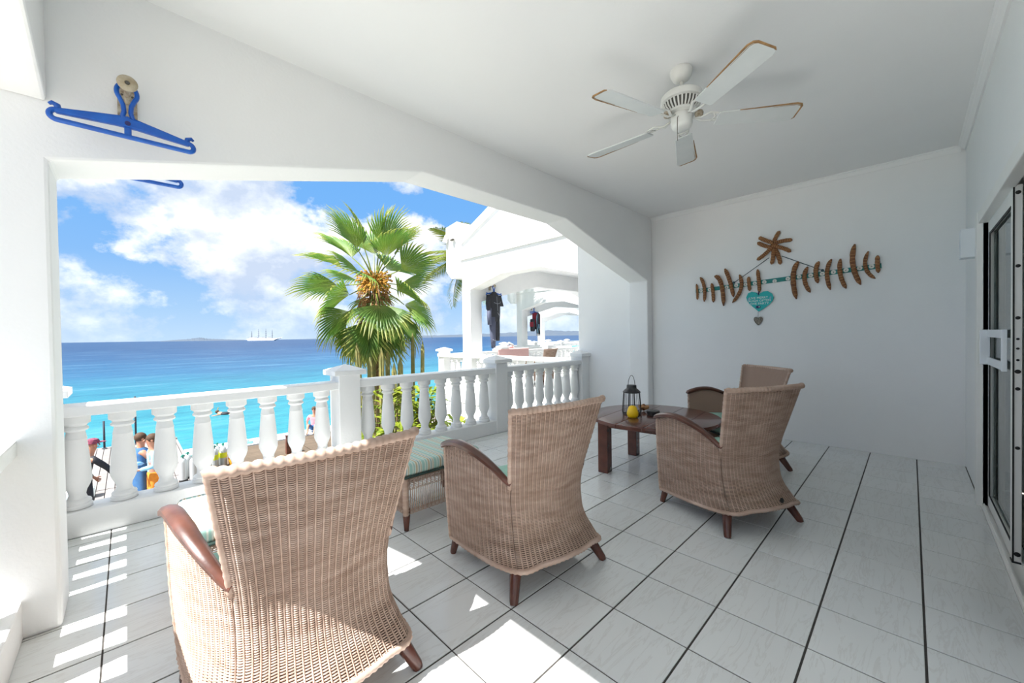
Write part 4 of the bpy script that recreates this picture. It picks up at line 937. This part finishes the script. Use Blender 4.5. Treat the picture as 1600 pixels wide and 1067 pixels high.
swimmer((2.0, 29.6, -3.24), 'snorkeler floating in the turquoise water off the dock')

# ------------------------------------------------------------------ plants
def add_attr(mb, name, mat, attr): return mb.mesh(name, mat, attr=attr)
def fan_leaf(seed):
    r = random.Random(seed); mb = MB(); at = []
    L, Rb, n = .80, 1.18, 22
    def A(vs, fs, a): mb.add(vs, fs); at.extend(a)
    pet = [(x, 0, -.08*(x/L)**2) for x in np.linspace(0, L, 6)]
    k0 = len(mb.v); mb.tube(pet, [.030, .024, .019, .016, .014, .012], 5); at.extend([.0]*(len(mb.v)-k0))
    zb = -.08; hw = 62
    def pt(a, rr, lift=0):
        drop = -.30*(rr/Rb)**2.4
        return (L + rr*cos(a), rr*sin(a)*.92, zb + drop + lift + .22*abs(sin(a))*rr)
    for i in range(n):
        a = rad(lerp(-hw, hw, (i+.5)/n)); da = rad(2*hw/n/2); Rt = Rb*(.80+.20*cos(a*1.2))*(.94+.12*r.random())
        sp = .60*Rt; tip_a = a + da*(r.random()-.5)*1.8
        tip = Vector(pt(tip_a, Rt)); tip.z -= .10*r.random()
        vs = [pt(a, .02), pt(a-da, sp*.55), pt(a, sp*.55, .016), pt(a+da, sp*.55), pt(a-da*.97, sp), pt(a, sp, .024), pt(a+da*.97, sp), pt(lerp(a, tip_a, .5)-da*.5, sp*1.35), pt(lerp(a, tip_a, .5), sp*1.35, .012), pt(lerp(a, tip_a, .5)+da*.5, sp*1.35), tip]
        A(vs, [(0, 1, 2), (0, 2, 3), (1, 4, 5, 2), (2, 5, 6, 3), (4, 7, 8, 5), (5, 8, 9, 6), (7, 10, 8), (8, 10, 9)], [.0, .30, .25, .30, .5, .45, .5, .75, .7, .75, 1.0])
    return mb.mesh('frond', 'frond', attr=at)
LEAVES = [fan_leaf(s) for s in range(4)]
PX, PY_, PZ = 2.33, 9.62, 2.58
pm = thing('fan_palm', 'big fan palm with drooping green and yellow fronds beyond the balustrade', 'palm', (PX, PY_, -2.47))
hz = PZ+2.47
MB().tube([(0, 0, -.1), (.02, 0, 1.0), (0, .02, 2.4), (0, 0, hz-.2)], [.22, .17, .15, .14], 14).build('trunk', 'bark', pm, smooth=True)
mb = MB(); r = random.Random(5)
for k in range(240):
    a = r.random()*2*pi; z = hz - 1.15*r.random()**.8 + .1; d = Vector((cos(a), sin(a), 0)); p = d*(.13+.04*r.random()) + Vector((0, 0, z))
    mb.tube([p, p + d*(.10+.12*r.random()) + Vector((0, 0, -.02)), p + d*(.16+.18*r.random()) + Vector((0, 0, -.16-.25*r.random()))], [.016, .012, .004], 4)
mb.build('fibre_skirt', 'fibre', pm, kind='stuff')
for k in range(11):
    a = k*2*pi/11+.2; mb = MB(); d = Vector((cos(a), sin(a), 0)); s_ = Vector((-sin(a), cos(a), 0))
    c0 = Vector((0, 0, hz+.12)) + d*.10
    for q in range(26):
        e = d*(.10+.24*r.random()) + s_*(.22*(r.random()-.5)) + Vector((0, 0, .55*(r.random()-.62)))
        mb.tube([c0, c0 + e*.6 + Vector((0, 0, .04)), c0 + e], [.008, .007, .012], 4)
        mb.ball(c0+e, .024, 5, 4)
    mb.build('seed_cluster', 'seed', pm)
ELS = [88, 78, 72, 66, 60, 54, 48, 40, 34, 28, 22, 16, 10, 4, -2, -8, -14, -20, -25, -30, -35, -40, -45, -50, -54, -58, -62, -66, -69, -72, -75, -78, -70, -60]
for k, e_ in enumerate(ELS):
    f = k/len(ELS); el_ = e_ + r.uniform(-4, 4); az = k*137.5 + 20 + r.uniform(-10, 10); sc = r.uniform(.88, 1.02)
    Mx = Matrix.Rotation(rad(az), 4, 'Z') @ Matrix.Rotation(-rad(el_), 4, 'Y') @ Matrix.Rotation(rad(r.uniform(-40, 40)), 4, 'X')
    o = link('frond', LEAVES[k % 4], pm, loc=(.07*cos(rad(az)), .07*sin(rad(az)), hz + .30 - .62*f)); o.rotation_euler = Mx.to_euler(); o.scale = (sc, sc, sc)
# coconut palm further off, beyond the neighbouring house
def feather(seed):
    r = random.Random(seed); mb = MB(); at = []; L = 1.9
    P = [Vector((L*t, 0, .55*t - 1.35*t*t)) for t in np.linspace(0, 1, 14)]
    mb.tube(P, [lerp(.030, .006, i/13) for i in range(14)], 5); at.extend([.0]*len(mb.v))
    for i in range(44):
        t = .12 + .88*i/43; x = L*t; p = Vector((x, 0, .55*t-1.35*t*t)); ln = .62*sin(pi*min(1, t*.86+.10))+.10
        for s in (-1, 1):
            q = p + Vector((ln*.45, s*ln*.75, -.32*ln - .1*r.random())); m_ = p.lerp(q, .5) + Vector((0, 0, .04)); w_ = Vector((.022, 0, 0))
            mb.add([p-w_*.6, p+w_*.6, m_+w_, m_-w_, q], [(0, 1, 2, 3), (3, 2, 4)]); at.extend([.3, .3, .6, .6, 1.0])
    return mb.mesh('frond', 'coco', attr=at)
FE = [feather(s) for s in range(2)]
cp = thing('coconut_palm', 'coconut palm half hidden behind the corner of the nearest white neighbouring house', 'palm', (6.66, 11.02, -2.47))
MB().tube([(.3, .2, -.1), (.1, .1, 2), (0, 0, 4.3), (0, 0, 6.35)], [.20, .14, .12, .11], 12).build('trunk', 'bark', cp, smooth=True)
for k in range(20):
    el_ = [38, 20, 0, -22][k % 4] + r.uniform(-8, 8); az = k*137.5
    o = link('frond', FE[k % 2], cp, loc=(0, 0, 6.4)); o.rotation_euler = (Matrix.Rotation(rad(az), 4, 'Z') @ Matrix.Rotation(-rad(el_), 4, 'Y') @ Matrix.Rotation(r.uniform(-.4, .4), 4, 'X')).to_euler()
for k in range(7): MB().ball((.16*cos(k*.9), .16*sin(k*.9), 6.18-.05*(k % 3)), (.09, .09, .12), 8, 6).build('coconut', 'seed', cp, smooth=True)
# column cacti round the palm
CLAB = ['leaning column cactus, leftmost of the clump at the foot of the fan palm', 'short thick column cactus just right of the leaning one, under the fan palm', 'tall column cactus behind the short thick one, left of the palm trunk', 'column cactus in front of the palm trunk, on its left side', 'column cactus close beside the palm trunk, on its right side', 'tall thin column cactus right of the palm, left one of the upright pair', 'tall thin column cactus right of the palm, right one of the upright pair', 'lowest column cactus of the clump, nearest to the balustrade', 'thick column cactus between the palm trunk and the upright pair']
for ci, (x, y, zt, lean, rr) in enumerate([(1.60, 8.95, 1.14, -.14, .060), (1.86, 8.95, .80, .02, .070), (2.11, 9.30, 1.20, -.06, .058), (1.97, 8.60, 1.02, .03, .066), (2.30, 8.95, .95, .0, .06), (2.83, 8.68, 1.36, .03, .050), (2.90, 8.36, 1.16, .08, .050), (2.16, 8.35, .66, -.03, .066), (2.45, 8.62, .78, .04, .07)]):
    c = thing('column_cactus', CLAB[ci], 'cactus', (x, y, -2.47), 0, 'column cacti below the fan palm')
    H = zt+2.47; n = 14; vs = []; m = 16
    for i in range(m+1):
        t = i/m; z = H*t; k_ = 1.0 if t < .93 else math.sqrt(max(0.02, 1-((t-.93)/.07)**2))
        for q in range(n): rad2 = rr*k_*(1.0 if q % 2 else .74)*(1+.05*sin(9*t+x)); vs.append((lean*(t-.75)*4*.25*H*.35 + rad2*cos(2*pi*q/n), rad2*sin(2*pi*q/n), z))
    fs = [(i*n+q, i*n+(q+1) % n, (i+1)*n+(q+1) % n, (i+1)*n+q) for i in range(m) for q in range(n)] + [tuple(m*n+q for q in range(n))]
    MB().add(vs, fs).build('stem', 'cactus', c)
# leafy bushes below the balustrade
def bush_mesh(seed, h, rr, n=260):
    r = random.Random(seed); mb = MB(); at = []
    for k in range(n):
        t = r.random()**.7; a = r.random()*2*pi; rad2 = rr*r.random()**.5*(.55+.6*sin(pi*min(t+.1, 1)))
        p = Vector((rad2*cos(a), rad2*sin(a), h*t)); b = a + r.uniform(-.7, .7); up_ = r.uniform(.1, 1.0); d = Vector((cos(b), sin(b), up_)).normalized()
        s_ = d.cross(Vector((0, 0, 1))).normalized(); L = r.uniform(.22, .38); w_ = L*r.uniform(.12, .19); nn = s_.cross(d)
        mb.add([p, p+d*L*.35+s_*w_, p+d*L*.35+nn*(-.012), p+d*L*.35-s_*w_, p+d*L*.72+s_*w_*.8-Vector((0, 0, .03)), p+d*L*.72-nn*.01-Vector((0, 0, .03)), p+d*L*.72-s_*w_*.8-Vector((0, 0, .03)), p+d*L-Vector((0, 0, .10))],
               [(0, 1, 2), (0, 2, 3), (1, 4, 5, 2), (2, 5, 6, 3), (4, 7, 5), (5, 7, 6)])
        b_ = r.random()*.5; at.extend([b_, b_+.3, b_+.1, b_+.3, b_+.45, b_+.2, b_+.45, b_+.5])
    return mb.mesh('foliage', 'croton', attr=at)
def stems_mesh(seed, h, rr):
    r = random.Random(seed); mb = MB()
    for k in range(9):
        a = r.random()*2*pi; mb.tube([(0, 0, -.05), (rr*.3*cos(a), rr*.3*sin(a), h*.5), (rr*.6*cos(a), rr*.6*sin(a), h*.92)], [.03, .02, .008], 5)
    return mb.mesh('stems', 'bark')
for k, (x, y, h, rr, lab) in enumerate([(1.08, 6.65, 2.78, .42, 'tall yellow-green leafy shrub just right of the first balustrade post'), (.42, 5.9, 2.10, .50, 'low yellow-green shrub behind the first balusters right of the post'), (.98, 5.95, 2.35, .40, 'bright green shrub in the middle of the row behind the balusters'),
        (1.75, 6.72, 2.55, .40, 'green shrub behind the balusters, under the right side of the fan palm'), (2.20, 7.05, 2.62, .40, 'green shrub between the fan palm and the neighbouring house'), (2.55, 6.4, 2.0, .38, 'small shrub closest to the white wall of the neighbouring house'), (1.6, 5.6, 1.75, .45, 'low shrub at the front of the bed near the second balustrade post')]):
    b = thing('shrub', lab, 'shrub', (x, y, -2.47), k*1.1, 'shrubs below the balustrade')
    link('foliage', bush_mesh(20+k, h, rr, 300), b, kind='stuff'); link('stems', stems_mesh(k, h, rr), b)

# ------------------------------------------------------------------ tall ship far out
shp = thing('sailing_ship', 'white four-masted sailing ship far out near the horizon', 'ship', (371, 1738, -3.3), math.atan2(-80.7, 81.9))
hull = [(-57, 7), (-52, 1), (46, 1), (57, 6), (70, 9.5), (52, 9), (-50, 9.0)]
MB().prism(hull, 'y', -7, 7).build('hull', 'hull', shp, bevel=.6)
MB().box(-46, -5, 9, -20, 5, 13).box(-12, -5, 9, 12, 5, 12).box(20, -4.5, 9, 34, 4.5, 11.5).build('deckhouse', 'hull', shp)
for k, (x, h) in enumerate(((-40, 38), (-14, 46), (14, 47), (38, 43))):
    mt = MB().tube([(x, 0, 8), (x, 0, h)], [.9, .35], 8).build('mast', 'cloth_dark', shp)
    for z in (.45, .62, .78): MB().tube([(x, -9*(1.2-z), h*z), (x, 9*(1.2-z), h*z)], .35, 6).build('yard', 'cloth_dark', mt)
    MB().tube([(x, 0, 14), (x-16, 0, 15)], .4, 6).build('boom', 'cloth_dark', mt)
MB().tube([(57, 0, 8), (76, 0, 13)], .5, 6).build('bowsprit', 'hull', shp)

# ------------------------------------------------------------------ neighbouring houses, stepping out towards the sea
def make_villa(label, loc):
    v = thing('villa', label, 'house', loc, 0, 'row of white houses')
    gp = [(YA, 0), (YO, 0), (YO, 3.36), (.8, 4.27), (-.23, 3.84), (-.23, 2.28), (.61, 2.51), (1.67, 2.51), (YA, 2.28)]
    MB().prism(gp, 'x', XLO, XL).build('gable_wall', 'masonry', v)
    MB().box(XLO-.045, -.23, 2.96, XLO, YO-.02, 3.0).build('string_course', 'masonry', v)
    MB().prism([(YO+.02, 3.30), (YO+.02, 3.45), (.8, 4.40), (-1.5, 3.44), (-1.5, 3.30), (.8, 4.255)], 'x', XLO-.07, XLO+.05).build('gable_coping', 'masonry', v)
    MB().prism([(YO-.02, 2.56), (3.15, 2.56), (3.34, 2.74), (3.34, 3.74), (YO-.02, 3.80)], 'x', XLO-.13, XLO+.5).build('gable_kneeler', 'masonry', v)
    MB().prism([(XL, 0), *ARCH_F, (3.05, 0), (XR, 0), (XR, ZC), (XL, ZC)], 'y', YA, YO).build('front_wall', 'masonry', v)
    MB().box(XL, YD, ZC, XR, YO, ZC+.1).build('ceiling_slab', 'ceiling', v)
    MB().prism([(YD-2, ZC+.1), (YO, ZC+.1), (YO+.02, 3.08), (3.30, 3.10), (3.30, 3.20), (.8, 4.36), (YD-2.0, 3.2)], 'x', XL, XR).build('roof', 'masonry', v)
    MB().box(XLO+.34, YD-.1, 0, XR, YD, ZC).build('door_wall', 'plaster', v)
    MB().box(XR, YD-.3, -2.4, XR+.318, 3.95, ZC+.1).build('party_wall', 'masonry', v)
    MB().box(XLO+.001, -.23, -.25, XR, 4.0, 0).build('floor_slab', 'masonry', v)
    MB().box(XLO+.02, -.23, -2.47, XR+.3, 3.96, -.25).build('lower_storey', 'masonry', v)
    rail_run(v, (XLO+.20, PY), (XR, PY), [b-(XLO+.20) for b in bx], [s-(XLO+.20) for s in st[:3]])
    rail_run(v, (-2.66, -.23), (-2.66, PY+.10), [.115+.2178*k for k in range(13)] + [3.28+.2*k for k in range(3)], [], thick=.22)
    return v
DX, DY = 5.96, 4.18
v1 = make_villa('nearest white neighbouring house, with a gable and an arched terrace beyond the balustrade', (DX, DY, 0))
copy_tree(v1, label='second white house of the row, seen through the arch of the nearest one', loc=(2*DX, 2*DY, 0))
copy_tree(v1, label='third and farthest white house, a small arch seen through the other two', loc=(3*DX, 3*DY, 0))
spot = thing('floodlight', 'twin white floodlight on the gable corner of the nearest neighbouring house', 'lamp', (DX+XLO-.13, DY+3.16, 3.58))
MB().box(-.05, -.08, -.05, 0, .08, .05).build('junction_box', 'fanwhite', spot, bevel=.004)
for s in (-1, 1):
    MB().lathe([(.02, 0), (.035, -.03), (.055, -.14), (.060, -.17), (.050, -.165), (0, -.15)], 14, M4=Matrix.Rotation(rad(22*s), 4, 'X')).build('lamp_head', 'fanwhite', spot, loc=(-.06, s*.075, -.02), smooth='auto')
    MB().lathe([(.048, -.162), (.048, -.166), (0, -.168)][::-1], 14, M4=Matrix.Rotation(rad(22*s), 4, 'X')).build('lens', 'ventdark', spot, loc=(-.06, s*.075, -.02))
# things on the neighbours' terraces
h1 = copy_tree(hk, label='wall hook carrying the black wetsuit on the nearest neighbouring house', loc=(DX-2.19, DY+YA, 2.375), rz=0)
g1 = copy_tree(hg, label='pale hanger holding up the black wetsuit', loc=(DX-2.19, DY+YA-.145, 2.388))
ws = thing('wetsuit', 'black and slate wetsuit hanging on a hanger under the neighbouring arch', 'wetsuit', (DX-2.19, DY+YA-.145, 2.30), rad(12))
def cloth_tube(path, rx, ry, n=12):
    mb = MB(); vs = []
    for (x, y, z), a, b in zip(path, rx, ry):
        for k in range(n): t = 2*pi*k/n; vs.append((x+a*cos(t), y+b*sin(t), z))
    m = len(path); fs = [(i*n+(k+1) % n, i*n+k, (i+1)*n+k, (i+1)*n+(k+1) % n) for i in range(m-1) for k in range(n)] + [tuple(range(n)), tuple((m-1)*n+k for k in range(n-1, -1, -1))]
    return mb.add(vs, fs)
cloth_tube([(0, 0, -.05), (0, 0, -.10), (0, 0, -.16), (0, 0, -.30), (.0, 0, -.5), (.01, 0, -.64), (.01, 0, -.72)], [.06, .13, .225, .215, .175, .175, .165], [.04, .05, .07, .085, .075, .07, .065]).build('torso', 'neoprene', ws, smooth=True)
cloth_tube([(-.19, 0, -.13), (-.225, .0, -.30), (-.225, -.01, -.46)], [.06, .062, .058], [.06, .055, .05]).build('sleeve', 'neoprene', ws, smooth=True)
cloth_tube([(-.205, -.012, -.42), (-.215, -.02, -.62), (-.205, -.02, -.80)], [.055, .058, .052], [.05, .05, .045]).build('sleeve', 'neogrey', ws, smooth=True, label='slate grey lower sleeve')
cloth_tube([(.18, 0, -.12), (.235, .0, -.25), (.27, -.01, -.36)], [.06, .065, .07], [.06, .055, .05]).build('sleeve', 'neoprene', ws, smooth=True)
cloth_tube([(.20, .03, -.30), (.205, .03, -.5), (.195, .03, -.66)], [.05, .045, .035], [.05, .045, .04]).build('sleeve', 'neogrey', ws, smooth=True)
cloth_tube([(-.06, 0, -.62), (-.075, 0, -.85), (-.06, 0, -1.1), (-.05, 0, -1.32)], [.11, .095, .075, .055], [.065, .06, .055, .045]).build('trouser_leg', 'neogrey', ws, smooth=True, label='slate grey leg')
cloth_tube([(.07, 0, -.62), (.085, 0, -.85), (.10, 0, -1.05), (.11, 0, -1.16)], [.11, .095, .08, .06], [.065, .065, .055, .045]).build('trouser_leg', 'neoprene', ws, smooth=True)
MB().tube([(-.12, -.088, -.30), (0, -.092, -.325), (.12, -.088, -.30), (.17, -.07, -.26)], .005, 5).build('seam', 'seam', ws); MB().tube([(.02, -.080, -.52), (.09, -.078, -.58), (.16, -.060, -.57)], .005, 5).build('seam', 'seam', ws); MB().tube([(0, -.075, -.16), (0, -.092, -.34), (.02, -.085, -.48)], .004, 5).build('zip', 'seam', ws); MB().tube([(-.115, -.035, -1.13), (-.05, -.058, -1.15), (.02, -.03, -1.14)], .005, 5).build('seam', 'seam', ws)
h2 = copy_tree(hk, label='wall hook carrying the diving vest on the second house of the row', loc=(2*DX-2.19, 2*DY+YA, 2.375), rz=0)
g2 = copy_tree(hg, label='hanger holding up the black and red diving vest', loc=(2*DX-2.19, 2*DY+YA-.145, 2.388))
bc = thing('diving_vest', 'black and red diving vest with hoses hanging under the second arch of the row', 'diving vest', (2*DX-2.14, 2*DY+YA-.15, 2.22), rad(20))
MB().box(-.05, -.09, -.72, .36, .09, -.02).build('vest_back', 'neoprene', bc, bevel=.06, seg=3, smooth='auto'); MB().box(-.075, -.105, -.62, -.01, .10, -.03).build('trim_panel', 'red', bc, bevel=.03); MB().box(.30, -.10, -.6, .37, .09, -.08).build('trim_panel', 'red', bc, bevel=.02)
MB().box(-.40, -.07, -.80, -.14, .07, -.30).build('side_pocket', 'neoprene', bc, bevel=.05, seg=3, smooth='auto'); MB().box(-.42, -.08, -.62, -.36, .07, -.42).build('pocket_flap', 'red', bc, bevel=.02)
for k, x in enumerate((-.1, .06, .2)): MB().tube([(x, -.1, -.45), (x-.06, -.13, -.75), (x+.02, -.12, -.98), (x+.10, -.1, -.86), (x+.08, -.1, -.6)], .02, 6).build('hose', 'cloth_dark', bc, smooth=True)
MB().tube([(-.02, -.1, -.1), (-.12, -.12, -.3), (-.1, -.12, -.6), (0, -.12, -.85)], .022, 6).build('hose', 'bluehose', bc, smooth=True); MB().tube([(.13, -.11, -.5), (.13, -.11, -.68)], .03, 6).build('buckle', 'bluehose', bc)
cx = copy_tree(c1, label='brown wicker chair on the neighbouring terrace, only its back showing over the rail', group='wicker armchairs on the neighbouring terraces', loc=(DX-.45, DY+2.30, 0), rz=rad(8))
pt = thing('pink_towel', 'folded pink beach towel with a pale loop lying on the rail behind the wetsuit', 'towel', (5.62, DY+PY, .842), 0)
MB().box(-.62, -.13, 0, .62, .13, .055).build('folded_cloth', 'pink', pt, bevel=.022, seg=3, smooth='auto'); MB().box(-.60, -.128, -.30, .60, -.112, .02).build('hanging_fold', 'pink', pt, bevel=.006)
MB().tube([(-.22, 0, .05), (-.20, 0, .15), (-.08, 0, .20), (.06, 0, .15), (.09, 0, .05)], .035, 8).build('loop', 'lettering', pt, smooth=True); MB().ball((-.07, 0, .08), (.12, .07, .06), 10, 6).build('rolled_end', 'pink', pt, smooth=True)
tt = thing('teal_towel', 'teal towel hung over the side rail of the second house of the row', 'towel', (2*DX-2.66, 2*DY-.02, .842))
MB().prism([(-.125, -.42), (-.115, -.42), (-.115, .0), (.115, .0), (.115, -.5), (.125, -.5), (.125, .012), (-.125, .012)], 'y', -.18, .20).build('draped_cloth', 'tealtowel', tt)
